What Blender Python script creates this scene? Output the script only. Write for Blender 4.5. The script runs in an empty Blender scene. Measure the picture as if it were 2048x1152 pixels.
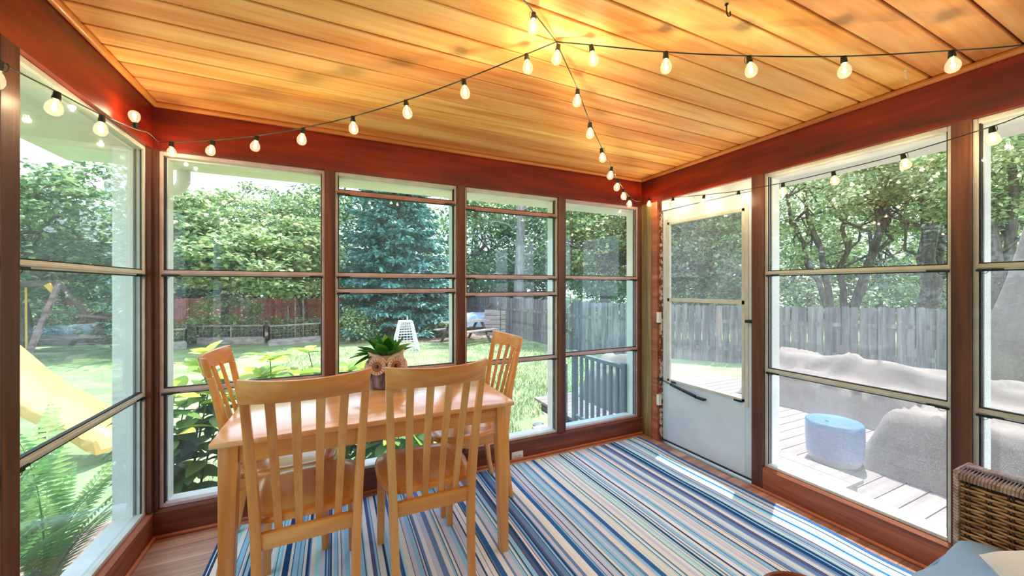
import bpy, bmesh, math, random
import numpy as np
from mathutils import Vector, Matrix

# ------------------------------------------------------------------ camera, world, sun, exposure
scene = bpy.context.scene
COL = scene.collection
CAM_Z = 1.3288
YAW = math.radians(25.214)
FPX = 755.17
cam_d = bpy.data.cameras.new('camera')
cam_d.sensor_width = 36.0
cam_d.lens = FPX / 2048 * 36.0
cam_d.shift_y = -2.3 / 2048
cam_d.clip_start = 0.02
cam_d.clip_end = 300
cam = bpy.data.objects.new('camera', cam_d)
cam.location = (0, 0, CAM_Z)
cam.rotation_euler = (math.pi / 2, 0, -YAW)
COL.objects.link(cam)
scene.camera = cam

scene.view_settings.view_transform = 'Standard'
scene.view_settings.look = 'None'
scene.view_settings.gamma = 1.0
scene.view_settings.use_curve_mapping = False
scene.view_settings.exposure = 1.3

SUN_DIR = Vector((0.905 * math.cos(math.radians(64.5)), 0.425 * math.cos(math.radians(64.5)), math.sin(math.radians(64.5))))
sun_d = bpy.data.lights.new('sun', 'SUN')
sun_d.energy = 3.8
sun_d.angle = math.radians(0.6)
sun_d.color = (1.0, 0.96, 0.88)
sun = bpy.data.objects.new('sun', sun_d)
sun.rotation_euler = SUN_DIR.to_track_quat('Z', 'Y').to_euler()
COL.objects.link(sun)

world = bpy.data.worlds.new('sky')
scene.world = world
world.use_nodes = True
wn = world.node_tree
wn.nodes.clear()
w_out = wn.nodes.new('ShaderNodeOutputWorld')
w_bg = wn.nodes.new('ShaderNodeBackground')
w_tc = wn.nodes.new('ShaderNodeTexCoord')
w_sep = wn.nodes.new('ShaderNodeSeparateXYZ')
w_ramp = wn.nodes.new('ShaderNodeValToRGB')
w_ramp.color_ramp.elements[0].position = 0.0
w_ramp.color_ramp.elements[0].color = (0.74, 0.84, 0.95, 1)
w_ramp.color_ramp.elements[1].position = 0.9
w_ramp.color_ramp.elements[1].color = (0.34, 0.52, 0.86, 1)
w_noise = wn.nodes.new('ShaderNodeTexNoise')
w_noise.inputs['Scale'].default_value = 3.0
w_noise.inputs['Detail'].default_value = 6.0
w_cr = wn.nodes.new('ShaderNodeValToRGB')
w_cr.color_ramp.elements[0].position = 0.46
w_cr.color_ramp.elements[1].position = 0.62
w_mix = wn.nodes.new('ShaderNodeMixRGB')
w_mix.inputs['Color2'].default_value = (0.92, 0.95, 1.0, 1)
wn.links.new(w_tc.outputs['Generated'], w_sep.inputs[0])
wn.links.new(w_tc.outputs['Generated'], w_noise.inputs['Vector'])
wn.links.new(w_sep.outputs['Z'], w_ramp.inputs[0])
wn.links.new(w_noise.outputs[0], w_cr.inputs[0])
wn.links.new(w_cr.outputs[0], w_mix.inputs['Fac'])
wn.links.new(w_ramp.outputs[0], w_mix.inputs['Color1'])
wn.links.new(w_mix.outputs[0], w_bg.inputs['Color'])
w_bg.inputs['Strength'].default_value = 1.5
wn.links.new(w_bg.outputs[0], w_out.inputs[0])

BULB_WATT = 2.4          # every glowing globe bulb on the strings

# ------------------------------------------------------------------ helpers
def lin(c):
    c /= 255.0
    return c / 12.92 if c <= 0.04045 else ((c + 0.055) / 1.055) ** 2.4

def C(r, g, b):
    return (lin(r), lin(g), lin(b), 1.0)

def at(u, v, d):
    """world point seen in direction (u, v) of the 2048x1152 frame at depth d metres"""
    l = (u - 1024) / FPX * d
    s, c = math.sin(YAW), math.cos(YAW)
    return Vector((l * c + d * s, -l * s + d * c, CAM_Z - (v - 573.7) / FPX * d))

def ground_at(u, d, z):
    p = at(u, 573.7, d)
    return Vector((p.x, p.y, z))

class MB:
    def __init__(self):
        self.v = []
        self.f = []
    def add(self, vs, fs):
        o = len(self.v)
        self.v += [tuple(x) for x in vs]
        self.f += [tuple(i + o for i in f) for f in fs]
        return self
    def hexa(self, p):
        return self.add(p, [(0, 3, 2, 1), (4, 5, 6, 7), (0, 1, 5, 4), (1, 2, 6, 5), (2, 3, 7, 6), (3, 0, 4, 7)])
    def box(self, x0, x1, y0, y1, z0, z1, f=None):
        p = [(x0, y0, z0), (x1, y0, z0), (x1, y1, z0), (x0, y1, z0), (x0, y0, z1), (x1, y0, z1), (x1, y1, z1), (x0, y1, z1)]
        if f:
            p = [f(*q) for q in p]
        return self.hexa(p)
    def bar(self, p, q, w, d, w2=None, d2=None, up=(0, 0, 1)):
        p, q = Vector(p), Vector(q)
        t = (q - p).normalized()
        u = Vector(up)
        if abs(t.dot(u)) > 0.98:
            u = Vector((0, 1, 0))
        a = t.cross(u).normalized()
        b = a.cross(t).normalized()
        w2 = w if w2 is None else w2
        d2 = d if d2 is None else d2
        r = []
        for c, ww, dd in ((p, w, d), (q, w2, d2)):
            for sa, sb in ((-1, -1), (1, -1), (1, 1), (-1, 1)):
                r.append(c + a * sa * ww / 2 + b * sb * dd / 2)
        return self.hexa(r)
    def tube(self, pts, r, n=8, cap=True):
        pts = [Vector(p) for p in pts]
        rs = r if isinstance(r, (list, tuple)) else [r] * len(pts)
        vs, fs = [], []
        ref = None
        for i, p in enumerate(pts):
            t = (pts[min(i + 1, len(pts) - 1)] - pts[max(i - 1, 0)])
            t = t.normalized() if t.length > 1e-9 else Vector((0, 0, 1))
            if ref is None:
                ref = Vector((0, 0, 1)) if abs(t.z) < 0.9 else Vector((1, 0, 0))
            a = t.cross(ref)
            if a.length < 1e-6:
                a = t.cross(Vector((0.3, 1, 0.2)))
            a.normalize()
            b = a.cross(t).normalized()
            ref = b.cross(a) * 0 + ref
            for k in range(n):
                an = 2 * math.pi * k / n
                vs.append(p + (a * math.cos(an) + b * math.sin(an)) * rs[i])
        for i in range(len(pts) - 1):
            for k in range(n):
                k2 = (k + 1) % n
                fs.append((i * n + k, i * n + k2, (i + 1) * n + k2, (i + 1) * n + k))
        if cap:
            fs.append(tuple(range(n))[::-1])
            fs.append(tuple((len(pts) - 1) * n + k for k in range(n)))
        return self.add(vs, fs)
    def lathe(self, prof, n=24, c=(0, 0, 0), m=None):
        c = Vector(c)
        vs, fs = [], []
        for r, z in prof:
            for k in range(n):
                an = 2 * math.pi * k / n
                p = Vector((r * math.cos(an), r * math.sin(an), z))
                if m is not None:
                    p = m @ p
                vs.append(p + c)
        for i in range(len(prof) - 1):
            for k in range(n):
                k2 = (k + 1) % n
                fs.append((i * n + k, i * n + k2, (i + 1) * n + k2, (i + 1) * n + k))
        fs.append(tuple(range(n))[::-1])
        fs.append(tuple((len(prof) - 1) * n + k for k in range(n)))
        return self.add(vs, fs)
    def prism(self, poly, z0, z1, f=None):
        n = len(poly)
        vs = [(x, y, z0) for x, y in poly] + [(x, y, z1) for x, y in poly]
        if f:
            vs = [f(*q) for q in vs]
        fs = [tuple(range(n))[::-1], tuple(range(n, 2 * n))]
        fs += [(i, (i + 1) % n, n + (i + 1) % n, n + i) for i in range(n)]
        return self.add(vs, fs)
    def grid(self, nu, nv, fn):
        vs = [fn(i / nu, j / nv) for i in range(nu + 1) for j in range(nv + 1)]
        fs = [(i * (nv + 1) + j, (i + 1) * (nv + 1) + j, (i + 1) * (nv + 1) + j + 1, i * (nv + 1) + j + 1) for i in range(nu) for j in range(nv)]
        return self.add(vs, fs)
    def mesh(self, name, mat, smooth=False, bevel=0.0, seg=2, ang=40):
        me = bpy.data.meshes.new(name)
        me.from_pydata(self.v, [], self.f)
        bm = bmesh.new()
        bm.from_mesh(me)
        bmesh.ops.recalc_face_normals(bm, faces=bm.faces)
        if bevel > 0:
            es = [e for e in bm.edges if len(e.link_faces) == 2 and e.calc_face_angle(0) > 0.5]
            bmesh.ops.bevel(bm, geom=es, offset=bevel, segments=seg, affect='EDGES', profile=0.5, clamp_overlap=True)
        bm.to_mesh(me)
        bm.free()
        if smooth or bevel > 0:
            me.polygons.foreach_set('use_smooth', [True] * len(me.polygons))
            me.set_sharp_from_angle(angle=math.radians(ang))
        if mat is not None:
            me.materials.append(mat)
        return me
    def build(self, name, mat, parent=None, **k):
        return link(name, self.mesh(name, mat, **k), parent)

def link(name, me, parent=None, loc=None, rot=None):
    o = bpy.data.objects.new(name, me)
    COL.objects.link(o)
    if parent is not None:
        o.parent = parent
    if loc is not None:
        o.location = loc
    if rot is not None:
        o.rotation_euler = rot
    return o

def tag(o, label=None, cat=None, group=None, kind=None):
    if label: o['label'] = label
    if cat: o['category'] = cat
    if group: o['group'] = group
    if kind: o['kind'] = kind
    return o

def thing(name, label, cat, loc=(0, 0, 0), rz=0.0, group=None):
    o = bpy.data.objects.new(name, None)
    o.empty_display_size = 0.1
    COL.objects.link(o)
    o.location = loc
    o.rotation_euler = (0, 0, rz)
    return tag(o, label, cat, group)

def structure(name, loc=(0, 0, 0), label=None):
    o = bpy.data.objects.new(name, None)
    o.empty_display_size = 0.1
    COL.objects.link(o)
    o.location = loc
    return tag(o, label, kind='structure')

def copy_tree(o, parent=None):
    c = o.copy()
    COL.objects.link(c)
    c.parent = parent
    for ch in list(o.children):
        copy_tree(ch, c)
    return c

def quads_mesh(name, V, F, mat):
    """fast mesh from numpy arrays (n,3) and (m,4)"""
    me = bpy.data.meshes.new(name)
    me.vertices.add(len(V))
    me.vertices.foreach_set('co', np.ascontiguousarray(V, dtype=np.float32).ravel())
    m = len(F)
    me.loops.add(m * 4)
    me.loops.foreach_set('vertex_index', np.ascontiguousarray(F, dtype=np.int32).ravel())
    me.polygons.add(m)
    me.polygons.foreach_set('loop_start', np.arange(0, m * 4, 4, dtype=np.int32))
    me.update(calc_edges=True)
    me.validate()
    me.materials.append(mat)
    return me

# ------------------------------------------------------------------ materials
def new_mat(name):
    m = bpy.data.materials.new(name)
    m.use_nodes = True
    nt = m.node_tree
    b = nt.nodes.get('Principled BSDF')
    return m, nt, b

def ramp(nt, stops, interp='LINEAR'):
    r = nt.nodes.new('ShaderNodeValToRGB')
    r.color_ramp.interpolation = interp
    el = r.color_ramp.elements
    el[0].position, el[0].color = stops[0]
    el[1].position, el[1].color = stops[-1]
    for p, c in stops[1:-1]:
        e = el.new(p)
        e.color = c
    return r

def surf(name, ca, cb=None, scale=6.0, rough=0.6, metal=0.0, bump=0.0, bscale=None, stretch=(1, 1, 1), spec=0.5, coat=0.0, detail=5.0, rnd=0.0, lo=0.35, hi=0.65):
    m, nt, b = new_mat(name)
    b.inputs['Roughness'].default_value = rough
    b.inputs['Metallic'].default_value = metal
    b.inputs['Specular IOR Level'].default_value = spec
    b.inputs['Coat Weight'].default_value = coat
    b.inputs['Coat Roughness'].default_value = 0.1
    cb = cb or ca
    tc = nt.nodes.new('ShaderNodeTexCoord')
    mp = nt.nodes.new('ShaderNodeMapping')
    mp.inputs['Scale'].default_value = stretch
    nt.links.new(tc.outputs['Object'], mp.inputs['Vector'])
    oi = nt.nodes.new('ShaderNodeObjectInfo')
    ad = nt.nodes.new('ShaderNodeVectorMath')
    ad.operation = 'MULTIPLY_ADD'
    ad.inputs[1].default_value = (17.0, 23.0, 31.0)
    nt.links.new(oi.outputs['Random'], ad.inputs[0])
    nt.links.new(mp.outputs[0], ad.inputs[2])
    nz = nt.nodes.new('ShaderNodeTexNoise')
    nz.inputs['Scale'].default_value = scale
    nz.inputs['Detail'].default_value = detail
    nt.links.new(ad.outputs[0], nz.inputs['Vector'])
    rp = ramp(nt, [(lo, ca), (hi, cb)])
    nt.links.new(nz.outputs[0], rp.inputs[0])
    last = rp.outputs[0]
    if rnd > 0:
        hs = nt.nodes.new('ShaderNodeHueSaturation')
        mr = nt.nodes.new('ShaderNodeMapRange')
        mr.inputs['To Min'].default_value = 1 - rnd
        mr.inputs['To Max'].default_value = 1 + rnd
        nt.links.new(oi.outputs['Random'], mr.inputs['Value'])
        nt.links.new(mr.outputs[0], hs.inputs['Value'])
        nt.links.new(last, hs.inputs['Color'])
        last = hs.outputs[0]
    nt.links.new(last, b.inputs['Base Color'])
    if bump > 0:
        n2 = nt.nodes.new('ShaderNodeTexNoise')
        n2.inputs['Scale'].default_value = bscale or scale * 3
        n2.inputs['Detail'].default_value = 4
        nt.links.new(ad.outputs[0], n2.inputs['Vector'])
        bp = nt.nodes.new('ShaderNodeBump')
        bp.inputs['Strength'].default_value = bump
        bp.inputs['Distance'].default_value = 0.01
        nt.links.new(n2.outputs[0], bp.inputs['Height'])
        nt.links.new(bp.outputs[0], b.inputs['Normal'])
    return m

def wood(name, dark, mid, light, axis='X', rough=0.4, coat=0.0, rnd=0.1, grain=14.0, hue=0.0, spec=0.5, sat=0.0):
    """grain runs along the object's local axis"""
    m, nt, b = new_mat(name)
    b.inputs['Roughness'].default_value = rough
    b.inputs['Coat Weight'].default_value = coat
    b.inputs['Coat Roughness'].default_value = 0.12
    b.inputs['Specular IOR Level'].default_value = spec
    tc = nt.nodes.new('ShaderNodeTexCoord')
    oi = nt.nodes.new('ShaderNodeObjectInfo')
    mp = nt.nodes.new('ShaderNodeMapping')
    s = {'X': (0.9, grain, grain), 'Y': (grain, 0.9, grain), 'Z': (grain, grain, 0.9)}[axis]
    mp.inputs['Scale'].default_value = s
    nt.links.new(tc.outputs['Object'], mp.inputs['Vector'])
    ad = nt.nodes.new('ShaderNodeVectorMath')
    ad.operation = 'MULTIPLY_ADD'
    ad.inputs[1].default_value = (37.0, 41.0, 29.0)
    nt.links.new(oi.outputs['Random'], ad.inputs[0])
    nt.links.new(mp.outputs[0], ad.inputs[2])
    n1 = nt.nodes.new('ShaderNodeTexNoise')
    n1.inputs['Scale'].default_value = 1.0
    n1.inputs['Detail'].default_value = 6
    n1.inputs['Distortion'].default_value = 0.5
    nt.links.new(ad.outputs[0], n1.inputs['Vector'])
    n2 = nt.nodes.new('ShaderNodeTexNoise')
    n2.inputs['Scale'].default_value = 5.0
    n2.inputs['Detail'].default_value = 4
    nt.links.new(ad.outputs[0], n2.inputs['Vector'])
    mx = nt.nodes.new('ShaderNodeMath')
    mx.operation = 'MULTIPLY_ADD'
    mx.inputs[1].default_value = 0.25
    nt.links.new(n2.outputs[0], mx.inputs[0])
    sc = nt.nodes.new('ShaderNodeMath')
    sc.operation = 'MULTIPLY'
    sc.inputs[1].default_value = 0.75
    nt.links.new(n1.outputs[0], sc.inputs[0])
    nt.links.new(sc.outputs[0], mx.inputs[2])
    rp = ramp(nt, [(0.34, dark), (0.5, mid), (0.66, light)])
    nt.links.new(mx.outputs[0], rp.inputs[0])
    hs = nt.nodes.new('ShaderNodeHueSaturation')
    mr = nt.nodes.new('ShaderNodeMapRange')
    mr.inputs['To Min'].default_value = 1 - rnd
    mr.inputs['To Max'].default_value = 1 + rnd
    nt.links.new(oi.outputs['Random'], mr.inputs['Value'])
    nt.links.new(mr.outputs[0], hs.inputs['Value'])
    if hue > 0:
        mh = nt.nodes.new('ShaderNodeMapRange')
        mh.inputs['To Min'].default_value = 0.5 - hue
        mh.inputs['To Max'].default_value = 0.5 + hue
        nt.links.new(oi.outputs['Random'], mh.inputs['Value'])
        nt.links.new(mh.outputs[0], hs.inputs['Hue'])
    nt.links.new(rp.outputs[0], hs.inputs['Color'])
    nt.links.new(hs.outputs[0], b.inputs['Base Color'])
    bp = nt.nodes.new('ShaderNodeBump')
    bp.inputs['Strength'].default_value = 0.06
    bp.inputs['Distance'].default_value = 0.004
    nt.links.new(n2.outputs[0], bp.inputs['Height'])
    nt.links.new(bp.outputs[0], b.inputs['Normal'])
    return m

def leaf_mat(name, ca, cb, cc, trans=0.45, rough=0.5):
    m, nt, b = new_mat(name)
    g = nt.nodes.new('ShaderNodeNewGeometry')
    rp = ramp(nt, [(0.0, ca), (0.55, cb), (1.0, cc)])
    nt.links.new(g.outputs['Random Per Island'], rp.inputs[0])
    b.inputs['Roughness'].default_value = rough
    b.inputs['Specular IOR Level'].default_value = 0.35
    nt.links.new(rp.outputs[0], b.inputs['Base Color'])
    tr = nt.nodes.new('ShaderNodeBsdfTranslucent')
    nt.links.new(rp.outputs[0], tr.inputs['Color'])
    mx = nt.nodes.new('ShaderNodeMixShader')
    mx.inputs[0].default_value = trans
    nt.links.new(b.outputs[0], mx.inputs[1])
    nt.links.new(tr.outputs[0], mx.inputs[2])
    out = nt.nodes['Material Output']
    nt.links.new(mx.outputs[0], out.inputs['Surface'])
    return m

def schlick(nt, f0):
    lw = nt.nodes.new('ShaderNodeLayerWeight')
    lw.inputs['Blend'].default_value = 0.5
    pw = nt.nodes.new('ShaderNodeMath')
    pw.operation = 'POWER'
    pw.inputs[1].default_value = 5.0
    nt.links.new(lw.outputs['Facing'], pw.inputs[0])
    ma = nt.nodes.new('ShaderNodeMath')
    ma.operation = 'MULTIPLY_ADD'
    ma.inputs[1].default_value = 1 - f0
    ma.inputs[2].default_value = f0
    nt.links.new(pw.outputs[0], ma.inputs[0])
    return ma.outputs[0]

def glass_mat(name, tint, haze=0.03, hazecol=(0.8, 0.85, 0.9, 1), speck=0.0):
    m = bpy.data.materials.new(name)
    m.use_nodes = True
    nt = m.node_tree
    nt.nodes.clear()
    out = nt.nodes.new('ShaderNodeOutputMaterial')
    tr = nt.nodes.new('ShaderNodeBsdfTransparent')
    tr.inputs['Color'].default_value = tint
    gl = nt.nodes.new('ShaderNodeBsdfGlossy')
    gl.inputs['Roughness'].default_value = 0.01
    gl.inputs['Color'].default_value = (0.9, 0.95, 1, 1)
    fr = schlick(nt, 0.03)
    df = nt.nodes.new('ShaderNodeBsdfTranslucent')
    df.inputs['Color'].default_value = hazecol
    d2 = nt.nodes.new('ShaderNodeBsdfDiffuse')
    d2.inputs['Color'].default_value = hazecol
    dd = nt.nodes.new('ShaderNodeMixShader')
    dd.inputs[0].default_value = 0.6
    nt.links.new(d2.outputs[0], dd.inputs[1])
    nt.links.new(df.outputs[0], dd.inputs[2])
    m1 = nt.nodes.new('ShaderNodeMixShader')
    tc = nt.nodes.new('ShaderNodeTexCoord')
    nz = nt.nodes.new('ShaderNodeTexNoise')
    nz.inputs['Scale'].default_value = 3.0
    nz.inputs['Detail'].default_value = 8.0
    nt.links.new(tc.outputs['Object'], nz.inputs['Vector'])
    mr = nt.nodes.new('ShaderNodeMapRange')
    mr.inputs['From Min'].default_value = 0.3
    mr.inputs['From Max'].default_value = 0.75
    mr.inputs['To Min'].default_value = haze * 0.5
    mr.inputs['To Max'].default_value = haze * 1.7
    nt.links.new(nz.outputs[0], mr.inputs['Value'])
    fac = mr.outputs[0]
    if speck > 0:
        n2 = nt.nodes.new('ShaderNodeTexNoise')
        n2.inputs['Scale'].default_value = 260.0
        n2.inputs['Detail'].default_value = 1.0
        nt.links.new(tc.outputs['Object'], n2.inputs['Vector'])
        m3 = nt.nodes.new('ShaderNodeMapRange')
        m3.inputs['From Min'].default_value = 0.56
        m3.inputs['From Max'].default_value = 0.66
        m3.inputs['To Max'].default_value = speck
        nt.links.new(n2.outputs[0], m3.inputs['Value'])
        a = nt.nodes.new('ShaderNodeMath')
        nt.links.new(mr.outputs[0], a.inputs[0])
        nt.links.new(m3.outputs[0], a.inputs[1])
        fac = a.outputs[0]
    nt.links.new(fac, m1.inputs[0])
    nt.links.new(tr.outputs[0], m1.inputs[1])
    nt.links.new(dd.outputs[0], m1.inputs[2])
    m2 = nt.nodes.new('ShaderNodeMixShader')
    nt.links.new(fr, m2.inputs[0])
    nt.links.new(m1.outputs[0], m2.inputs[1])
    nt.links.new(gl.outputs[0], m2.inputs[2])
    nt.links.new(m2.outputs[0], out.inputs['Surface'])
    return m

M = {}
M['honey_x'] = wood('honey_wood_x', C(204, 122, 46), C(228, 152, 72), C(240, 176, 98), 'X', 0.30, 0.5, 0.05, 9)
M['honey_y'] = wood('honey_wood_y', C(204, 122, 46), C(228, 152, 72), C(240, 176, 98), 'Y', 0.30, 0.5, 0.05, 9)
M['honey_z'] = wood('honey_wood_z', C(204, 122, 46), C(228, 152, 72), C(240, 176, 98), 'Z', 0.30, 0.5, 0.05, 9)
M['table_top'] = wood('table_top_wood', C(218, 156, 96), C(232, 176, 118), C(242, 192, 138), 'X', 0.2, 1.0, 0.02, 7)  # paler than the honey wood: sky reflection on the top put into colour
RED = (C(70, 8, 2), C(116, 20, 5), C(150, 40, 12))
M['red_x'] = wood('red_beam_x', *RED, 'X', 0.42, 0.1, 0.0, 7)
M['red_y'] = wood('red_beam_y', *RED, 'Y', 0.42, 0.1, 0.0, 7)
POST = (C(58, 28, 18), C(92, 48, 30), C(120, 70, 46))
M['post'] = wood('stained_post', *POST, 'Z', 0.5, 0.0, 0.06, 18)
M['post_moss'] = wood('weathered_corner_post', C(96, 76, 40), C(132, 106, 62), C(160, 134, 84), 'Z', 0.6, 0, 0.0, 22)
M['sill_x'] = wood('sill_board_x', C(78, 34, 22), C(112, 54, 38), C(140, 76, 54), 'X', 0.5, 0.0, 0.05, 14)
M['sill_y_lit'] = wood('sill_board_y_lit', C(112, 54, 32), C(160, 86, 52), C(188, 114, 74), 'Y', 0.5, 0.0, 0.05, 14)  # lighter than the back sill: sunshine on the right sill put into the colour
M['cove_x'] = wood('cove_strip_x', C(168, 92, 34), C(204, 124, 54), C(222, 148, 76), 'X', 0.4, 0.2, 0.0, 12)
M['cove_y'] = wood('cove_strip_y', C(168, 92, 34), C(204, 124, 54), C(222, 148, 76), 'Y', 0.4, 0.2, 0.0, 12)
M['quarter_x'] = wood('quarter_round_x', C(140, 66, 34), C(186, 96, 54), C(208, 124, 76), 'X', 0.45, 0.1, 0.0, 12)
M['quarter_y'] = wood('quarter_round_y', C(140, 66, 34), C(186, 96, 54), C(208, 124, 76), 'Y', 0.45, 0.1, 0.0, 12)
M['ceiling'] = wood('ceiling_pine', C(214, 132, 56), C(238, 172, 96), C(248, 200, 130), 'X', 0.55, 0.0, 0.10, 11, hue=0.008, spec=0.3)
M['groove'] = surf('ceiling_groove', C(120, 52, 18), rough=0.7)
M['floor'] = wood('laminate_plank', C(150, 104, 84), C(190, 144, 122), C(216, 176, 154), 'X', 0.35, 0.1, 0.2, 12)
M['floor_gap'] = surf('floor_underlay', C(80, 54, 42), rough=0.8)
M['frame_mauve'] = surf('aluminium_frame_mauve', C(186, 160, 160), C(206, 182, 180), 12, 0.45, 0.0, 0.05, 60)
M['frame_pale'] = surf('aluminium_frame_pale', C(198, 198, 186), C(214, 214, 204), 12, 0.45, 0.0, 0.05, 60)
M['frame_pink'] = surf('aluminium_rail_pink', C(176, 122, 112), C(194, 142, 132), 12, 0.5, 0.1, 0.05, 60)
M['white_trim'] = surf('white_outside_trim', C(226, 228, 222), C(240, 240, 234), 5, 0.6)
M['gasket'] = surf('dark_gasket', C(34, 36, 40), rough=0.6)
M['dark_metal'] = surf('dark_metal', C(24, 34, 36), C(40, 48, 50), 40, 0.4, 0.4)
M['door_white'] = surf('white_door_skin', C(206, 222, 234), C(216, 230, 240), 3, 0.35, 0.0, 0.02, 30)  # slight blue of the sky's light put into the white
M['peel'] = surf('peeling_paint', C(120, 70, 48), C(206, 196, 180), 30, 0.8, 0, 0.3, 60, lo=0.5, hi=0.54)
M['chrome'] = surf('pale_metal', C(200, 206, 210), rough=0.3, metal=0.8)
M['glass_clear'] = glass_mat('glass_clear', (0.96, 0.98, 0.99, 1), 0.02)
M['glass_blue'] = glass_mat('glass_blue', (0.86, 0.96, 0.99, 1), 0.04, (0.7, 0.82, 0.95, 1))
M['glass_left'] = glass_mat('glass_left', (0.90, 0.96, 0.97, 1), 0.05, (0.75, 0.85, 0.9, 1))
M['glass_hazy'] = glass_mat('glass_hazy', (0.94, 0.96, 0.97, 1), 0.07, (0.8, 0.85, 0.9, 1), 0.14)
M['siding'] = surf('house_siding', C(214, 206, 192), C(224, 216, 204), 3, 0.7)
M['plastic_white'] = surf('white_plastic', C(232, 228, 220), rough=0.4)
M['wire'] = surf('green_black_wire', C(22, 30, 26), C(34, 44, 38), 60, 0.45)
M['socket'] = surf('green_black_socket', C(18, 32, 28), C(30, 46, 40), 60, 0.4)

def emit_mat(name, col, strength):
    m = bpy.data.materials.new(name)
    m.use_nodes = True
    nt = m.node_tree
    nt.nodes.clear()
    o = nt.nodes.new('ShaderNodeOutputMaterial')
    e = nt.nodes.new('ShaderNodeEmission')
    e.inputs['Color'].default_value = col
    e.inputs['Strength'].default_value = strength
    nt.links.new(e.outputs[0], o.inputs[0])
    return m

M['filament'] = emit_mat('glowing_filament', (1.0, 0.72, 0.38, 1), 22.0)

def globe_mat():
    m = bpy.data.materials.new('pearly_globe')
    m.use_nodes = True
    nt = m.node_tree
    nt.nodes.clear()
    o = nt.nodes.new('ShaderNodeOutputMaterial')
    tr = nt.nodes.new('ShaderNodeBsdfTransparent')
    tr.inputs['Color'].default_value = (1.0, 0.97, 0.92, 1)
    tl = nt.nodes.new('ShaderNodeBsdfTranslucent')
    tl.inputs['Color'].default_value = (1.0, 0.94, 0.84, 1)
    em = nt.nodes.new('ShaderNodeEmission')
    em.inputs['Color'].default_value = (1.0, 0.70, 0.40, 1)
    em.inputs['Strength'].default_value = 0.55
    gl = nt.nodes.new('ShaderNodeBsdfGlossy')
    gl.inputs['Roughness'].default_value = 0.04
    lw = schlick(nt, 0.03)
    a = nt.nodes.new('ShaderNodeMixShader')
    a.inputs[0].default_value = 0.012
    nt.links.new(tr.outputs[0], a.inputs[1])
    nt.links.new(tl.outputs[0], a.inputs[2])
    b = nt.nodes.new('ShaderNodeMixShader')
    b.inputs[0].default_value = 0.30
    nt.links.new(a.outputs[0], b.inputs[1])
    nt.links.new(em.outputs[0], b.inputs[2])
    c = nt.nodes.new('ShaderNodeMixShader')
    nt.links.new(lw, c.inputs[0])
    nt.links.new(b.outputs[0], c.inputs[1])
    nt.links.new(gl.outputs[0], c.inputs[2])
    nt.links.new(c.outputs[0], o.inputs[0])
    return m
M['globe'] = globe_mat()

# outdoors
M['leaf_maple'] = leaf_mat('maple_leaves', C(84, 122, 74), C(146, 174, 112), C(216, 224, 170))
M['leaf_dark'] = leaf_mat('dark_leaves', C(48, 86, 60), C(92, 128, 86), C(164, 186, 130))
M['leaf_mid'] = leaf_mat('mid_leaves', C(66, 104, 70), C(122, 154, 98), C(202, 214, 152))
M['leaf_pale'] = leaf_mat('pale_leaves', C(100, 134, 92), C(164, 188, 128), C(232, 236, 186))
M['spruce'] = leaf_mat('blue_spruce_needles', C(66, 124, 120), C(112, 168, 160), C(176, 212, 200), 0.12, 0.7)
M['pine'] = leaf_mat('pine_needles', C(50, 84, 66), C(90, 124, 92), C(140, 164, 120), 0.2, 0.7)
M['leaf_bush'] = leaf_mat('bush_leaf', C(70, 120, 60), C(120, 164, 74), C(190, 214, 92), 0.4, 0.4)
def bush_leaf(name, ca, cb, cc):
    m = leaf_mat(name, ca, cb, cc, 0.4, 0.4)
    nt = m.node_tree
    oi = nt.nodes.new('ShaderNodeObjectInfo')
    for l in list(nt.links):
        if l.to_node.bl_idname == 'ShaderNodeValToRGB':
            nt.links.new(oi.outputs['Random'], l.to_socket)
    return m
M['leaf_bush'] = bush_leaf('bush_leaf_green', C(58, 104, 62), C(98, 146, 84), C(158, 190, 108))
M['leaf_tip'] = bush_leaf('bush_leaf_fresh', C(124, 168, 70), C(176, 206, 78), C(222, 232, 110))
M['fern'] = bush_leaf('fern_frond', C(84, 140, 76), C(126, 176, 96), C(190, 214, 130))
M['plant'] = bush_leaf('potted_leaf', C(48, 118, 36), C(84, 160, 54), C(150, 206, 92))
M['bark'] = surf('grey_brown_bark', C(70, 60, 54), C(112, 100, 90), 14, 0.9, 0, 0.6, 30, (1, 1, 0.25))
M['bark_pine'] = surf('pine_bark', C(126, 112, 110), C(166, 152, 150), 12, 0.9, 0, 0.6, 30, (1, 1, 0.3))
M['stem'] = surf('green_stem', C(96, 108, 70), C(128, 124, 86), 20, 0.8)
M['grass'] = surf('lawn_turf', C(120, 140, 94), C(158, 174, 122), 1.6, 0.95, 0, 0.5, 60, detail=9)
M['blade'] = leaf_mat('grass_blades', C(104, 128, 78), C(134, 154, 98), C(168, 180, 124), 0.3, 0.7)
M['mulch'] = surf('mulch_litter', C(104, 82, 70), C(186, 160, 142), 22, 0.95, 0, 0.6, 60, detail=8)
M['soil'] = surf('dark_soil', C(74, 66, 58), C(112, 100, 88), 9, 0.95, 0, 0.5, 40)  # dark garden soil, mottled brown
M['deck'] = wood('pale_deck_board', C(120, 106, 101), C(138, 124, 119), C(152, 138, 133), 'X', 0.7, 0, 0.05, 20)
M['deck_gap'] = surf('dark_deck_frame', C(70, 62, 60), rough=0.9)  # dark frame under the deck boards
M['cover'] = surf('beige_furniture_cover', C(124, 112, 102), C(140, 128, 118), 3, 0.85, 0, 0.25, 9)
M['fence_red'] = wood('red_brown_fence', C(134, 70, 58), C(170, 96, 82), C(192, 124, 106), 'Z', 0.85, 0, 0.15, 12)
M['fence_grey'] = wood('grey_fence', C(82, 78, 82), C(116, 112, 116), C(146, 142, 146), 'Z', 0.9, 0, 0.14, 16)
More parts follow.
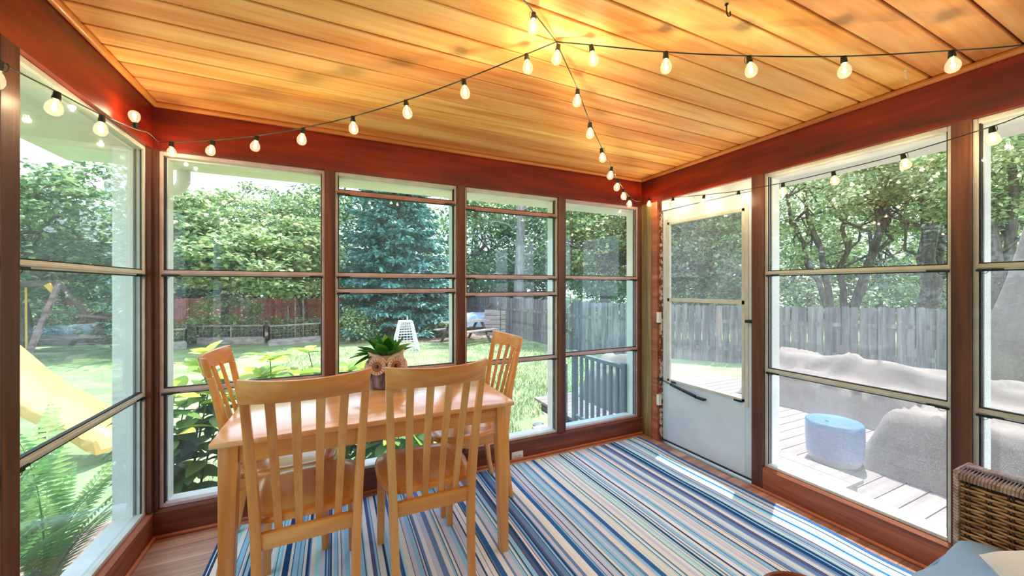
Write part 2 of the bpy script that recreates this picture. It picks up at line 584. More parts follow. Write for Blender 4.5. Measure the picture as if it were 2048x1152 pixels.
M['wood_grey'] = wood('weathered_timber', C(122, 112, 106), C(160, 150, 144), C(190, 182, 176), 'X', 0.9, 0, 0.12, 14)
M['wood_brown'] = wood('brown_timber', C(66, 52, 50), C(96, 78, 74), C(122, 102, 96), 'X', 0.85, 0, 0.1, 14)
M['rail_grey'] = surf('grey_railing_paint', C(88, 100, 108), C(104, 116, 124), 8, 0.6)
M['white_metal'] = surf('white_wire', C(224, 226, 230), rough=0.5)
M['net'] = surf('wire_net', C(150, 156, 156), rough=0.6)
M['boat'] = surf('pale_blue_tarp', C(150, 176, 200), C(174, 196, 214), 4, 0.6)
M['shingle'] = surf('roof_shingles', C(128, 96, 90), C(158, 126, 118), 30, 0.9)
M['slide'] = surf('yellow_slide', C(226, 172, 96), C(234, 186, 116), 2, 0.35)
M['rope'] = surf('yellow_chain', C(206, 156, 50), C(224, 180, 80), 30, 0.6)
M['stone'] = surf('flagstone', C(168, 164, 166), C(198, 196, 198), 8, 0.85, 0, 0.3, 30)
M['roof_white'] = surf('white_soffit', C(222, 222, 210), C(236, 234, 224), 2, 0.6)
M['blue_cloth'] = surf('blue_cushion_cloth', C(140, 178, 216), C(158, 192, 226), 4, 0.85, 0, 0.3, 6)
M['white_cloth'] = surf('white_pillow_cloth', C(230, 228, 222), C(244, 242, 238), 3, 0.85, 0, 0.25, 7)
M['wicker'] = surf('brown_wicker', C(136, 94, 52), C(206, 158, 104), 26, 0.55, 0, 0.15, 60)
M['wicker_pale'] = surf('wicker_top_wrap', C(136, 104, 84), C(196, 172, 156), 26, 0.5)
M['wicker_in'] = surf('wicker_inner_strand', C(60, 38, 22), C(96, 64, 36), 20, 0.7)

# ------------------------------------------------------------------ room shell
XL, XR, YB = -0.8626, 2.524, 2.5992
YF = -1.9
ZC = 2.30
ZT, ZB = 2.053, 0.147
RT, RB = 2.066, 0.158
WT = 0.13
mapB = lambda s, n, z: (s, YB + n, z)
mapR = lambda s, n, z: (XR + n, s, z)
mapL = lambda s, n, z: (XL - n, s, z)

# floor with separate laminate planks
floor = structure('floor')
MB().box(XL, XR, YF, YB, -0.06, -0.012).build('underlay', M['floor_gap'], floor)
rr = random.Random(3)
PW = 0.125
plank_cache = {}
y = YB
while y > YF:
    y0 = max(y - PW, YF)
    x = XL - rr.uniform(0, 0.9)
    while x < XR:
        L_ = rr.choice((0.55, 0.8, 1.1))
        a, b_ = max(x, XL), min(x + L_, XR)
        if b_ - a > 0.03:
            k = (round(b_ - a, 3), round(y - y0, 3))
            if k not in plank_cache:
                plank_cache[k] = MB().box(0.0008, k[0] - 0.0008, 0.0008, k[1] - 0.0008, -0.012, 0.0).mesh('plank', M['floor'])
            link('plank', plank_cache[k], floor, (a, y0, 0))
        x += L_
    y -= PW

# ceiling boards with recessed joints
ceiling = structure('ceiling')
MB().box(XL, XR, YF, YB, ZC + 0.012, ZC + 0.05).build('backing', M['groove'], ceiling)
BW = 0.1305
me_board = MB().box(XL, XR, 0.004, BW - 0.004, 0.0, 0.014).mesh('ceiling_board', M['ceiling'], bevel=0.003, seg=1)
yk = 0.497 + BW * 15
while yk > YF:
    if yk + BW <= YB + 0.001:
        link('ceiling_board', me_board, ceiling, (0, yk, ZC))
    yk -= BW
MB().box(XL, XR, 0.497 + 16 * BW + 0.003, YB, ZC, ZC + 0.014).build('ceiling_board', M['ceiling'], ceiling)

roof = structure('trim_1', label='unseen flat roof slab put in to block the sun, with white eaves')
EO = 0.54
MB().box(XL - WT - 0.5, XR + WT + 0.48, YF - 1.6, YB + WT + 0.48, ZC + 0.06, ZC + 0.22).build('sun_block_roof', M['shingle'], roof)  # unseen roof slab above the ceiling, added to keep the sun out
MB().box(XL - EO, XL - WT, YF - 1.6, YB + EO, 2.10, 2.12).build('soffit', M['roof_white'], roof)
MB().box(XR + WT, XR + EO, YF - 1.6, YB + EO, 2.10, 2.12).build('soffit', M['roof_white'], roof)
MB().box(XL - WT, XR + WT, YB + WT, YB + EO, 2.10, 2.12).build('soffit', M['roof_white'], roof)
def gutter(pts):
    m = MB()
    prof = [(0.0, 0.0), (0.07, 0.0), (0.095, 0.05), (0.10, 0.12), (0.0, 0.12)]
    (a, b_, nrm) = pts
    a, b_, nrm = Vector(a), Vector(b_), Vector(nrm)
    vs = [a + nrm * o + Vector((0, 0, z)) for o, z in prof] + [b_ + nrm * o + Vector((0, 0, z)) for o, z in prof]
    n = len(prof)
    m.add(vs, [tuple(range(n)), tuple(range(n, 2 * n))] + [(i, (i + 1) % n, n + (i + 1) % n, n + i) for i in range(n)])
    return m
gutter(((XL - EO, YF - 1.6, 2.10), (XL - EO, YB + EO + 0.1, 2.10), (-1, 0, 0))).build('gutter', M['roof_white'], roof)
gutter(((XL - EO, YB + EO, 2.10), (XR + EO, YB + EO, 2.10), (0, 1, 0))).build('gutter', M['roof_white'], roof)
gutter(((XR + EO, YF - 1.6, 2.10), (XR + EO, YB + EO + 0.1, 2.10), (1, 0, 0))).build('gutter', M['roof_white'], roof)
# ribbed downspout elbow under the back gutter
m = MB()
YD = YB + 0.60
dp = [(-0.905, YD, 2.12), (-0.905, YD, 2.05), (-0.908, YD, 2.02), (-0.922, YD, 1.985), (-0.95, YD, 1.965), (-1.0, YD, 1.957), (-1.28, YD, 1.957)]
m.tube(dp, 0.036, 12)
for k in range(6):
    m.tube([(-0.905, YD, 2.105 - k * 0.016), (-0.905, YD, 2.098 - k * 0.016)], 0.039, 12)
for k in range(14):
    m.tube([(-0.985 - k * 0.021, YD, 1.957), (-0.994 - k * 0.021, YD, 1.957)], 0.039, 12)
m.build('downspout', M['white_trim'], roof, smooth=True, ang=35)

# back wall
wall_b = structure('wall_back')
MB().box(XL, XR, 0, WT, ZT, ZC + 0.05, mapB).build('header_beam', M['red_x'], wall_b)
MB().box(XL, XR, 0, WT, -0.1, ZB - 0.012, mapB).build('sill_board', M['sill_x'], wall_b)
m = MB(); m.hexa([mapB(*q) for q in [(XL, -0.004, ZB - 0.012), (XR, -0.004, ZB - 0.012), (XR, WT, ZB - 0.012), (XL, WT, ZB - 0.012), (XL, 0.012, ZB), (XR, 0.012, ZB), (XR, WT, ZB), (XL, WT, ZB)]])
m.build('sill_nosing', M['sill_x'], wall_b)
B_OPEN = [(-0.844, -0.053), (0.005, 0.795), (0.853, 1.643), (1.708, 2.499)]
for a, b_ in ((XL - WT, -0.844), (-0.053, 0.005), (0.795, 0.853), (1.643, 1.708), (2.499, XR + WT)):
    MB().box(a, b_, 0.0, WT, ZB, ZT, mapB).build('post', M['post'], wall_b)
MB().box(XL, XR, -0.028, 0, ZC - 0.028, ZC, mapB).build('cove_strip', M['cove_x'], wall_b, bevel=0.012, seg=3)
MB().box(XL, XR, -0.018, 0, 0, 0.02, mapB).build('quarter_round', M['quarter_x'], wall_b, bevel=0.008, seg=3)

# left wall
wall_l = structure('wall_left')
MB().box(YF, YB, 0, WT, ZT, ZC + 0.05, mapL).build('header_beam', M['red_y'], wall_l)
MB().box(YF, YB, 0, WT, -0.1, ZB - 0.012, mapL).build('sill_board', M['sill_y_lit'], wall_l)
m = MB(); m.hexa([mapL(*q) for q in [(YF, -0.004, ZB - 0.012), (YB, -0.004, ZB - 0.012), (YB, WT, ZB - 0.012), (YF, WT, ZB - 0.012), (YF, 0.012, ZB), (YB, 0.012, ZB), (YB, WT, ZB), (YF, WT, ZB)]])
m.build('sill_nosing', M['sill_y_lit'], wall_l)
L_OPEN = [(1.6726, 2.578), (0.70, 1.60), (-0.27, 0.63), (-1.24, -0.34)]
for a, b_ in ((2.578, YB), (1.60, 1.6726), (0.63, 0.70), (-0.34, -0.27), (YF, -1.24)):
    MB().box(a, b_, 0.0, WT, ZB, ZT, mapL).build('post', M['post'], wall_l)
MB().box(YF, YB, -0.028, 0, ZC - 0.028, ZC, mapL).build('cove_strip', M['cove_y'], wall_l, bevel=0.012, seg=3)
MB().box(YF, YB, -0.018, 0, 0, 0.02, mapL).build('quarter_round', M['quarter_y'], wall_l, bevel=0.008, seg=3)

# right wall
wall_r = structure('wall_right')
MB().box(YF, YB, 0, WT, RT, ZC + 0.05, mapR).build('header_beam', M['red_y'], wall_r)
MB().box(YF, 1.53, 0, WT, -0.1, RB - 0.012, mapR).build('sill_board', M['sill_y_lit'], wall_r)
m = MB(); m.hexa([mapR(*q) for q in [(YF, -0.004, RB - 0.012), (1.53, -0.004, RB - 0.012), (1.53, WT, RB - 0.012), (YF, WT, RB - 0.012), (YF, 0.012, RB), (1.53, 0.012, RB), (1.53, WT, RB), (YF, WT, RB)]])
m.build('sill_nosing', M['sill_y_lit'], wall_r)
R_OPEN = [(0.70, 1.53), (-0.19, 0.641), (-1.08, -0.25)]
for a, b_ in ((0.641, 0.70), (-0.25, -0.19), (YF, -1.08)):
    MB().box(a, b_, 0.0, WT, RB, RT, mapR).build('post', M['post'], wall_r)
MB().box(1.53, 1.602, 0.0, WT, -0.1, RT, mapR).build('post', M['post'], wall_r)
MB().box(2.481, YB, 0.0, WT, -0.1, RT, mapR).build('corner_post', M['post_moss'], wall_r)
MB().box(2.420, 2.481, 0.004, WT, -0.1, RT, mapR).build('door_jamb', M['sill_y_lit'], wall_r)
MB().box(2.398, 2.420, 0.03, WT, 0.0, RT, mapR).build('hinge_strip', M['peel'], wall_r)
MB().box(YF, YB, -0.028, 0, ZC - 0.028, ZC, mapR).build('cove_strip', M['cove_y'], wall_r, bevel=0.012, seg=3)
MB().box(YF, 1.60, -0.018, 0, 0, 0.02, mapR).build('quarter_round', M['quarter_y'], wall_r, bevel=0.008, seg=3)
MB().box(1.602, 2.42, 0.0, WT + 0.03, -0.1, -0.002, mapR).build('threshold', M['chrome'], wall_r)

# house wall behind the camera
wall_f = structure('wall_front')
MB().box(XL - WT, XR + WT, YF - 0.12, YF, -0.1, ZC + 0.05).build('siding_sheet', M['siding'], wall_f)
for k in range(12):
    MB().box(XL, XR, YF, YF + 0.012, 0.02 + k * 0.19, 0.02 + k * 0.19 + 0.185).build('siding_board', M['siding'], wall_f)

# ------------------------------------------------------------------ windows
def latch_mesh(mp, s, z, side):
    m = MB()
    m.box(s, s + side * 0.045, 0.016, 0.03, z - 0.020, z - 0.010, mp)
    m.box(s + side * 0.03, s + side * 0.075, 0.02, 0.03, z - 0.016, z - 0.009, mp)
    pts = [mp(s + side * (0.022 + 0.013 * math.cos(t)), 0.018, z - 0.018 - 0.012 * math.sin(t)) for t in [math.pi * i / 8 for i in range(9)]]
    m.tube(pts, 0.0012, 5)
    return m

wcount = [0]
def window(mp, s0, s1, z0, z1, rails, glass, frame, rail_mats=None, open_top=False, label=None, outer=None):
    wcount[0] += 1
    w = structure('window_%d' % wcount[0], label=label)
    fw = 0.016
    MB().box(s0, s0 + fw, 0.022, 0.062, z0, z1, mp).build('jamb', frame, w, bevel=0.002, seg=1)
    MB().box(s1 - fw, s1, 0.022, 0.062, z0, z1, mp).build('jamb', frame, w, bevel=0.002, seg=1)
    for s in (s0 + fw, s1 - fw - 0.006):
        for n0 in (0.032, 0.052):
            MB().box(s, s + 0.006, n0, n0 + 0.004, z0 + 0.02, z1 - 0.02, mp).build('track_lip', M['gasket'], w)
    MB().box(s0 + fw, s1 - fw, 0.022, 0.062, z1 - 0.022, z1, mp).build('head', frame, w, bevel=0.002, seg=1)
    MB().box(s0 + fw, s1 - fw, 0.022, 0.062, z0, z0 + 0.018, mp).build('bottom_track', frame, w, bevel=0.002, seg=1)
    o = outer if outer else 0.024
    MB().box(s0, s0 + o, 0.062, WT + 0.01, z0, z1, mp).build('outer_casing', M['white_trim'], w)
    MB().box(s1 - o, s1, 0.062, WT + 0.01, z0, z1, mp).build('outer_casing', M['white_trim'], w)
    MB().box(s0 + o, s1 - o, 0.062, WT + 0.01, z1 - 0.03, z1, mp).build('outer_casing', M['white_trim'], w)
    MB().box(s0 + o, s1 - o, 0.062, WT + 0.012, z0 - 0.01, z0 + 0.012, mp).build('outer_sill', M['white_trim'], w)
    zs = sorted(rails)
    for i, z in enumerate(zs):
        rm = (rail_mats or {}).get(round(z, 3), frame)
        m = MB()
        m.box(s0 + 0.006, s1 - 0.006, 0.026, 0.05, z - 0.014, z + 0.014, mp)
        m.box(s0 + 0.006, s1 - 0.006, 0.021, 0.03, z - 0.006, z + 0.006, mp)
        r_ = m.build('rail', rm, w, bevel=0.002, seg=1)
        MB().box(s0 + 0.014, s1 - 0.014, 0.029, 0.047, z + 0.014, z + 0.019, mp).build('gasket', M['gasket'], r_)
        MB().box(s0 + 0.014, s1 - 0.014, 0.029, 0.047, z - 0.019, z - 0.014, mp).build('gasket', M['gasket'], r_)
        latch_mesh(mp, s0 + 0.01, z, 1).build('latch', M['dark_metal'], r_)
        latch_mesh(mp, s1 - 0.01, z, -1).build('latch', M['dark_metal'], r_)
    edges = [z0 + 0.018] + zs + ([] if open_top else [z1 - 0.022])
    for i in range(len(edges) - 1):
        g = glass[min(i, len(glass) - 1)] if isinstance(glass, (list, tuple)) else glass
        n0 = 0.036 + 0.008 * (i % 2)
        MB().box(s0 + fw, s1 - fw, n0, n0 + 0.003, edges[i] + 0.012 * (i > 0), edges[i + 1] - 0.012 * (edges[i + 1] in zs), mp).build('pane', g, w)
    return w

fm, fp, fk = M['frame_mauve'], M['frame_pale'], M['frame_pink']
gc, gb, gl_, gh = M['glass_clear'], M['glass_blue'], M['glass_left'], M['glass_hazy']
window(mapB, *B_OPEN[0], ZB, ZT, [1.404, 0.768], gc, fm)
window(mapB, *B_OPEN[1], ZB, ZT, [1.930, 1.404, 1.301, 0.766], [gc, gc, gb, gb], fp, {1.93: fk, 1.404: fm, 1.301: fm, 0.766: fm}, True)
window(mapB, *B_OPEN[2], ZB, ZT, [1.905, 1.404, 1.272, 0.760], [gc, gc, gb, gb], fp, {1.905: fk, 1.404: fm, 1.272: fm, 0.76: fm}, True)
window(mapB, *B_OPEN[3], ZB, ZT, [1.405, 0.768], [gb, gb, gc], fm)
for a, b_ in L_OPEN:
    window(mapL, a, b_, ZB, ZT, [1.401, 0.772], gl_, fp)
for a, b_ in R_OPEN:
    window(mapR, a, b_, RB, RT, [1.416, 0.785], [gh, gh, gc], fp)

# ------------------------------------------------------------------ door
door = structure('door_1', label='white storm door with two glass lights')
DN = 0.045
DY0, DY1 = 1.602, 2.398
GY0, GY1 = 1.675, 2.345
MB().box(DY0, DY1, DN - 0.01, DN + 0.03, 1.985, RT, mapR).build('transom_panel', M['door_white'], door)
MB().box(GY1, DY1, DN, DN + 0.035, 0.012, 1.98, mapR).build('stile', M['door_white'], door, bevel=0.003)
MB().box(DY0, GY0, DN, DN + 0.035, 0.012, 1.98, mapR).build('stile', M['door_white'], door, bevel=0.003)
MB().box(GY0, GY1, DN, DN + 0.035, 1.875, 1.98, mapR).build('top_rail', M['door_white'], door)
MB().box(GY0, GY1, DN, DN + 0.035, 0.012, 0.53, mapR).build('lower_panel', M['door_white'], door)
for a, b_, c_, d_ in ((GY0, GY0 + 0.022, 0.53, 1.875), (GY1 - 0.022, GY1, 0.53, 1.875), (GY0, GY1, 1.853, 1.875), (GY0, GY1, 0.53, 0.552), (GY0, GY1, 1.205, 1.235)):
    MB().box(a, b_, DN - 0.006, DN + 0.02, c_, d_, mapR).build('sash_strip', M['frame_pale'], door, bevel=0.002, seg=1)
MB().box(GY0 + 0.02, GY1 - 0.02, DN + 0.006, DN + 0.009, 1.235, 1.853, mapR).build('pane', gh, door)
MB().box(GY0 + 0.02, GY1 - 0.02, DN + 0.012, DN + 0.015, 0.552, 1.205, mapR).build('pane', gh, door)
MB().box(GY0 - 0.025, GY0, DN - 0.004, DN + 0.001, 0.50, 1.90, mapR).build('trim_bead', M['frame_pale'], door)
MB().box(GY1, GY1 + 0.02, DN - 0.004, DN + 0.001, 0.50, 1.90, mapR).build('trim_bead', M['frame_pale'], door)
for yy in (2.30, 1.69):
    MB().box(yy - 0.045 if yy > 2 else yy, yy if yy > 2 else yy + 0.06, DN - 0.012, DN, 0.525, 0.538, mapR).build('sash_clip', M['dark_metal'], door)
MB().box(DY0, DY1, DN - 0.012, DN, 0.012, 0.022, mapR).build('sweep', M['gasket'], door)
# pneumatic closer
cl = MB()
cl.tube([mapR(2.29, 0.018, 0.515), mapR(2.05, 0.018, 0.475)], 0.012, 10)
cl.tube([mapR(2.40, 0.018, 0.533), mapR(2.29, 0.018, 0.515)], 0.004, 6)
cl.box(2.385, 2.42, 0.0, 0.03, 0.525, 0.543, mapR)
cl.box(1.975, 2.05, 0.012, DN, 0.462, 0.474, mapR)
cl.build('door_closer', M['dark_metal'], door)
MB().box(1.597, 1.645, -0.006, DN, 1.085, 1.105, mapR).build('latch_handle', M['dark_metal'], door, bevel=0.003)
MB().box(2.398, 2.424, 0.0, 0.03, 0.31, 0.40, mapR).build('hinge', M['plastic_white'], door)
MB().box(2.398, 2.424, 0.0, 0.03, 1.02, 1.11, mapR).build('hinge', M['plastic_white'], door)

# outlet on the back sill board
ot = thing('wall_outlet', 'white duplex socket plate low on the back sill board by the table leg', 'outlet', (1.267, YB, 0.036))
MB().box(-0.048, 0.048, -0.008, 0.0, -0.034, 0.034).build('cover_plate', M['plastic_white'], ot, bevel=0.002)
for sx in (-0.02, 0.02):
    MB().lathe([(0.0, 0), (0.015, 0), (0.015, 0.004), (0.0, 0.004)], 16, (sx, -0.008, 0), Matrix.Rotation(math.pi / 2, 3, 'X')).build('receptacle', M['plastic_white'], ot)
    mm = MB()
    mm.box(sx - 0.007, sx - 0.004, -0.0135, -0.011, -0.002, 0.007)
    mm.box(sx + 0.004, sx + 0.007, -0.0135, -0.011, -0.002, 0.007)
    mm.box(sx - 0.002, sx + 0.002, -0.0135, -0.011, -0.010, -0.006)
    mm.build('slot', M['gasket'], ot)

# ------------------------------------------------------------------ striped rug
def rug():
    rr = random.Random(21)
    cols = {'navy': C(32, 74, 124), 'blue': C(52, 108, 168), 'steel': C(112, 144, 188), 'sky': C(156, 208, 234), 'aqua': C(176, 232, 236),
            'cream': C(238, 232, 224), 'white': C(240, 240, 240), 'lav': C(210, 212, 230), 'slate': C(92, 100, 142), 'teal': C(34, 88, 112), 'line': C(70, 66, 74)}
    seq = []
    x = 0.0
    W = 2.965
    def put(n, w):
        seq.append((n, w))
    put('navy', 0.012); put('white', 0.004); put('navy', 0.006)
    tot = 0.022
    last = ''
    while tot < W:
        k = rr.random()
        if k < 0.28:
            n, w = rr.choice(('navy', 'teal', 'slate', 'line', 'steel')), rr.choice((0.003, 0.004, 0.006))
        elif k < 0.62:
            n, w = rr.choice(('white', 'cream', 'cream', 'lav', 'lav')), rr.choice((0.008, 0.012, 0.020, 0.026))
        elif k < 0.87:
            n, w = rr.choice(('sky', 'aqua', 'sky')), rr.choice((0.006, 0.010, 0.016, 0.022))
        else:
            n, w = rr.choice(('blue', 'steel', 'slate', 'navy')), rr.choice((0.012, 0.018, 0.026))
        if n == last:
            continue
        last = n
        put(n, w)
        tot += w
    X0, X1, Y0, Y1 = -0.545, 2.42, -0.35, 2.535
    xs = [X0]
    fc = []
    for n, w in seq:
        xs.append(min(xs[-1] + w, X1))
        fc.append(n)
        if xs[-1] >= X1:
            break
    ny = 70
    V, F, K = [], [], []
    rz = random.Random(4)
    ph = [rz.uniform(0, 6) for _ in range(6)]
    def zt(x, y):
        e = max(0.0, 1 - (X1 - x) / 0.25)
        return 0.0075 + 0.0015 * math.sin(9 * y + ph[0] + x * 2) + e * 0.004 * (1 + math.sin(11 * y + ph[1]))
    def xe(x, y):
        e = max(0.0, 1 - (X1 - x) / 0.4)
        return x + e * (0.006 * math.sin(5.5 * y + 1) + 0.004 * math.sin(13 * y))
    n = len(xs)
    for j in range(ny + 1):
        yy = Y0 + (Y1 - Y0) * j / ny
        for xx in xs:
            V.append((xe(xx, yy), yy, zt(xx, yy)))
    for j in range(ny):
        for i in range(n - 1):
            F.append((j * n + i, j * n + i + 1, (j + 1) * n + i + 1, (j + 1) * n + i))
            K.append(fc[i])
    o = len(V)
    # hem skirts down to the floor
    ring = [i for i in range(n)] + [j * n + n - 1 for j in range(1, ny + 1)] + [ny * n + i for i in range(n - 2, -1, -1)] + [j * n for j in range(ny - 1, 0, -1)]
    for r_ in ring:
        V.append((V[r_][0], V[r_][1], 0.0005))
    for k in range(len(ring)):
        k2 = (k + 1) % len(ring)
        F.append((ring[k2], ring[k], o + k, o + k2))
        K.append('navy')
    me = bpy.data.meshes.new('rug')
    me.from_pydata(V, [], F)
    at_ = me.color_attributes.new('stripe', 'FLOAT_COLOR', 'CORNER')
    data = []
    for p in me.polygons:
        c = cols[K[p.index]]
        data += list(c) * p.loop_total
    at_.data.foreach_set('color', data)
    m, nt, b = new_mat('striped_rug_weave')
    b.inputs['Roughness'].default_value = 0.9
    b.inputs['Specular IOR Level'].default_value = 0.2
    a = nt.nodes.new('ShaderNodeVertexColor')
    a.layer_name = 'stripe'
    tc = nt.nodes.new('ShaderNodeTexCoord')
    nz = nt.nodes.new('ShaderNodeTexNoise')
    nz.inputs['Scale'].default_value = 300
    nt.links.new(tc.outputs['Object'], nz.inputs['Vector'])
    hs = nt.nodes.new('ShaderNodeHueSaturation')
    mr = nt.nodes.new('ShaderNodeMapRange')
    mr.inputs['To Min'].default_value = 0.85
    mr.inputs['To Max'].default_value = 1.12
    nt.links.new(nz.outputs[0], mr.inputs['Value'])
    nt.links.new(mr.outputs[0], hs.inputs['Value'])
    nt.links.new(a.outputs['Color'], hs.inputs['Color'])
    nt.links.new(hs.outputs[0], b.inputs['Base Color'])
    me.materials.append(m)
    o = link('rug', me)
    tag(o, 'flat woven rug striped in navy, sky blue, aqua and cream', 'rug')
rug()

# ------------------------------------------------------------------ dining table
tb = thing('dining_table', 'rectangular honey maple dining table pushed up to the back windows', 'table', (0.201, 2.126, 0.0075))
TX, TY = 0.612, 0.43
MB().box(-TX, TX, -TY, TY, 0.731, 0.7525).build('tabletop', M['table_top'], tb, bevel=0.004)
for sx in (-1, 1):
    for sy in (-1, 1):
        m = MB()
        cx, cy = sx * (TX - 0.045), sy * (TY - 0.045)
        ox, oy = sx * (TX - 0.022), sy * (TY - 0.022)
        def sq(w, z):
            xs_ = sorted((ox, ox - sx * w)); ys_ = sorted((oy, oy - sy * w))
            return [(xs_[0], ys_[0], z), (xs_[1], ys_[0], z), (xs_[1], ys_[1], z), (xs_[0], ys_[1], z)]
        m.hexa(sq(0.042, 0.0) + sq(0.064, 0.731))
        m.build('leg', M['honey_z'], tb, bevel=0.003)
for sy in (-1, 1):
    MB().box(-TX + 0.086, TX - 0.086, sy * (TY - 0.045) - 0.011, sy * (TY - 0.045) + 0.011, 0.655, 0.731).build('apron', M['honey_x'], tb)
for sx in (-1, 1):
    MB().box(sx * (TX - 0.045) - 0.011, sx * (TX - 0.045) + 0.011, -TY + 0.086, TY - 0.086, 0.655, 0.731).build('apron', M['honey_y'], tb)

# ------------------------------------------------------------------ slat-back chairs
def post_y(z):
    # rear post centre line: kicks back at the foot, leans back above the seat
    if z < 0.42:
        t = (0.42 - z) / 0.42
        return -0.205 - 0.05 * t ** 1.6
    t = (z - 0.42) / 0.58
    return -0.205 - 0.095 * t ** 1.35
def post_x(z):
    return 0.162 + 0.012 * max(0, z - 0.0) / 0.42 if z < 0.42 else 0.174 + 0.028 * ((z - 0.42) / 0.58)
def make_chair():
    t = thing('dining_chair', 'chair', 'chair', (0, 0, 0), 0, 'honey maple slat-back chairs around the dining table')
    # seat: rounded, saddle shaped
    m = MB()
    NU, NV = 16, 12
    def outline(a):
        ca, sa = math.cos(a), math.sin(a)
        e = 0.42
        x = math.copysign(abs(ca) ** e, ca)
        y_ = math.copysign(abs(sa) ** e, sa)
        w = 0.218 if y_ > 0 else 0.218 - 0.030 * (-y_)
        yy = 0.225 * y_ + (0.015 * (1 - x * x) if y_ > 0 else 0.0)
        return (x * w, yy if y_ > 0 else 0.195 * y_)
    N = 44
    rings = [(1.0, 0.424), (1.0, 0.436), (0.985, 0.445), (0.95, 0.449), (0.75, 0.445), (0.45, 0.438), (0.12, 0.435)]
    vs = []
    for s, z in rings:
        for k in range(N):
            x, y_ = outline(2 * math.pi * k / N)
            vs.append((x * s, y_ * s, z))
    fs = [(i * N + k, i * N + (k + 1) % N, (i + 1) * N + (k + 1) % N, (i + 1) * N + k) for i in range(len(rings) - 1) for k in range(N)]
    fs += [tuple(range(N))[::-1], tuple((len(rings) - 1) * N + k for k in range(N))]
    m.add(vs, fs)
    m.build('seat', M['honey_y'], t, smooth=True, ang=50)
    # rear posts, each one continuous from foot to crest
    for sx in (-1, 1):
        m = MB()
        zs = [0.0, 0.1, 0.2, 0.3, 0.36, 0.42, 0.48, 0.56, 0.65, 0.75, 0.85, 0.90, 0.916]
        vs = []
        for z in zs:
            w = 0.034 if z < 0.5 else 0.034 - 0.006 * (z - 0.5) / 0.45
            d = 0.026 + 0.024 * math.exp(-((z - 0.42) / 0.2) ** 2)
            cx, cy = sx * post_x(z), post_y(z)
            vs += [(cx - w / 2, cy - d / 2, z), (cx + w / 2, cy - d / 2, z), (cx + w / 2, cy + d / 2, z), (cx - w / 2, cy + d / 2, z)]
        fs = [(0, 3, 2, 1), tuple(len(vs) - 4 + k for k in range(4))]
        for i in range(len(zs) - 1):
            for k in range(4):
                fs.append((i * 4 + k, i * 4 + (k + 1) % 4, i * 4 + 4 + (k + 1) % 4, i * 4 + 4 + k))
        m.add(vs, fs)
        m.build('rear_post', M['honey_z'], t, bevel=0.004, ang=35)
    # crest rail, bowed backwards in the middle
    def bow(x):
        return -0.058 * (1 - (x / 0.217) ** 2)
    m = MB()
    NX = 16
    vs = []
    for i in range(NX + 1):
        x = -0.217 + 0.434 * i / NX
        zl = 0.912 + 0.004 * (1 - (x / 0.217) ** 2)
        zt_ = 1.003 - 0.010 * (1 - (x / 0.217) ** 2)
        for z, dy in ((zl, -0.013), (zt_, -0.012), (zt_, 0.010), (zl, 0.012)):
            vs.append((x * (0.965 + 0.035 * (z - 0.9) / 0.1), post_y(z) + bow(x) + dy, z))
    fs = [(0, 1, 2, 3), tuple(NX * 4 + k for k in (3, 2, 1, 0))]
    for i in range(NX):
        for k in range(4):
            fs.append((i * 4 + k, i * 4 + 4 + k, i * 4 + 4 + (k + 1) % 4, i * 4 + (k + 1) % 4))
    m.add(vs, fs)
    m.build('crest_rail', M['honey_x'], t, bevel=0.003, ang=35)
    # four slats
    for k in range(4):
        f = (k - 1.5) / 1.5
        m = MB()
        vs = []
        zs = [0.40 + 0.53 * i / 10 for i in range(11)]
        for z in zs:
            q = (z - 0.40) / 0.53
            cx = f * (0.103 + 0.018 * q)
            cy = post_y(z) + bow(cx) * q + 0.01
            w = 0.027 + 0.005 * q
            for dx, dy in ((-w / 2, -0.006), (w / 2, -0.006), (w / 2, 0.006), (-w / 2, 0.006)):
                vs.append((cx + dx, cy + dy, z))
        fs = [(0, 3, 2, 1), tuple(len(vs) - 4 + j for j in range(4))]
        for i in range(len(zs) - 1):
            for j in range(4):
                fs.append((i * 4 + j, i * 4 + (j + 1) % 4, i * 4 + 4 + (j + 1) % 4, i * 4 + 4 + j))
        m.add(vs, fs)
        m.build('slat', M['honey_z'], t, bevel=0.002, seg=1, ang=35)
    MB().box(-0.160, 0.160, -0.222, -0.198, 0.345, 0.405).build('back_rail', M['honey_x'], t, bevel=0.003)
    for sx in (-1, 1):
        MB().hexa([(sx * 0.182 - 0.016, 0.166, 0.0), (sx * 0.182 + 0.016, 0.166, 0.0), (sx * 0.182 + 0.016, 0.198, 0.0), (sx * 0.182 - 0.016, 0.198, 0.0),
                   (sx * 0.178 - 0.021, 0.155, 0.424), (sx * 0.178 + 0.021, 0.155, 0.424), (sx * 0.178 + 0.021, 0.197, 0.424), (sx * 0.178 - 0.021, 0.197, 0.424)]).build('front_leg', M['honey_z'], t, bevel=0.003)
        MB().bar((sx * 0.168, -0.19, 0.395), (sx * 0.176, 0.165, 0.395), 0.018, 0.055).build('side_apron', M['honey_y'], t)
    MB().box(-0.160, 0.160, 0.167, 0.185, 0.367, 0.424).build('front_apron', M['honey_x'], t)
    return t
ch = make_chair()
chairs = [((-0.094, 1.877), 0.03, 'honey maple slat-back chair nearest the left wall, its back to the viewer'),
          ((0.398, 1.867), 0.0, 'honey maple slat-back chair in front of the owl planter, back to the viewer, right one'),
          ((-0.222, 2.31), -math.pi / 2, 'honey maple slat-back chair at the left end of the table, by the leafy bush'),
          ((0.752, 2.316), math.pi / 2, 'honey maple slat-back chair at the right end of the table, by the socket plate')]
for i, (xy, rz, lab) in enumerate(chairs):
    c_ = ch if i == 0 else copy_tree(ch)
    c_.location = (xy[0], xy[1], 0.0085)
    c_.rotation_euler = (0, 0, rz)
    c_['label'] = lab

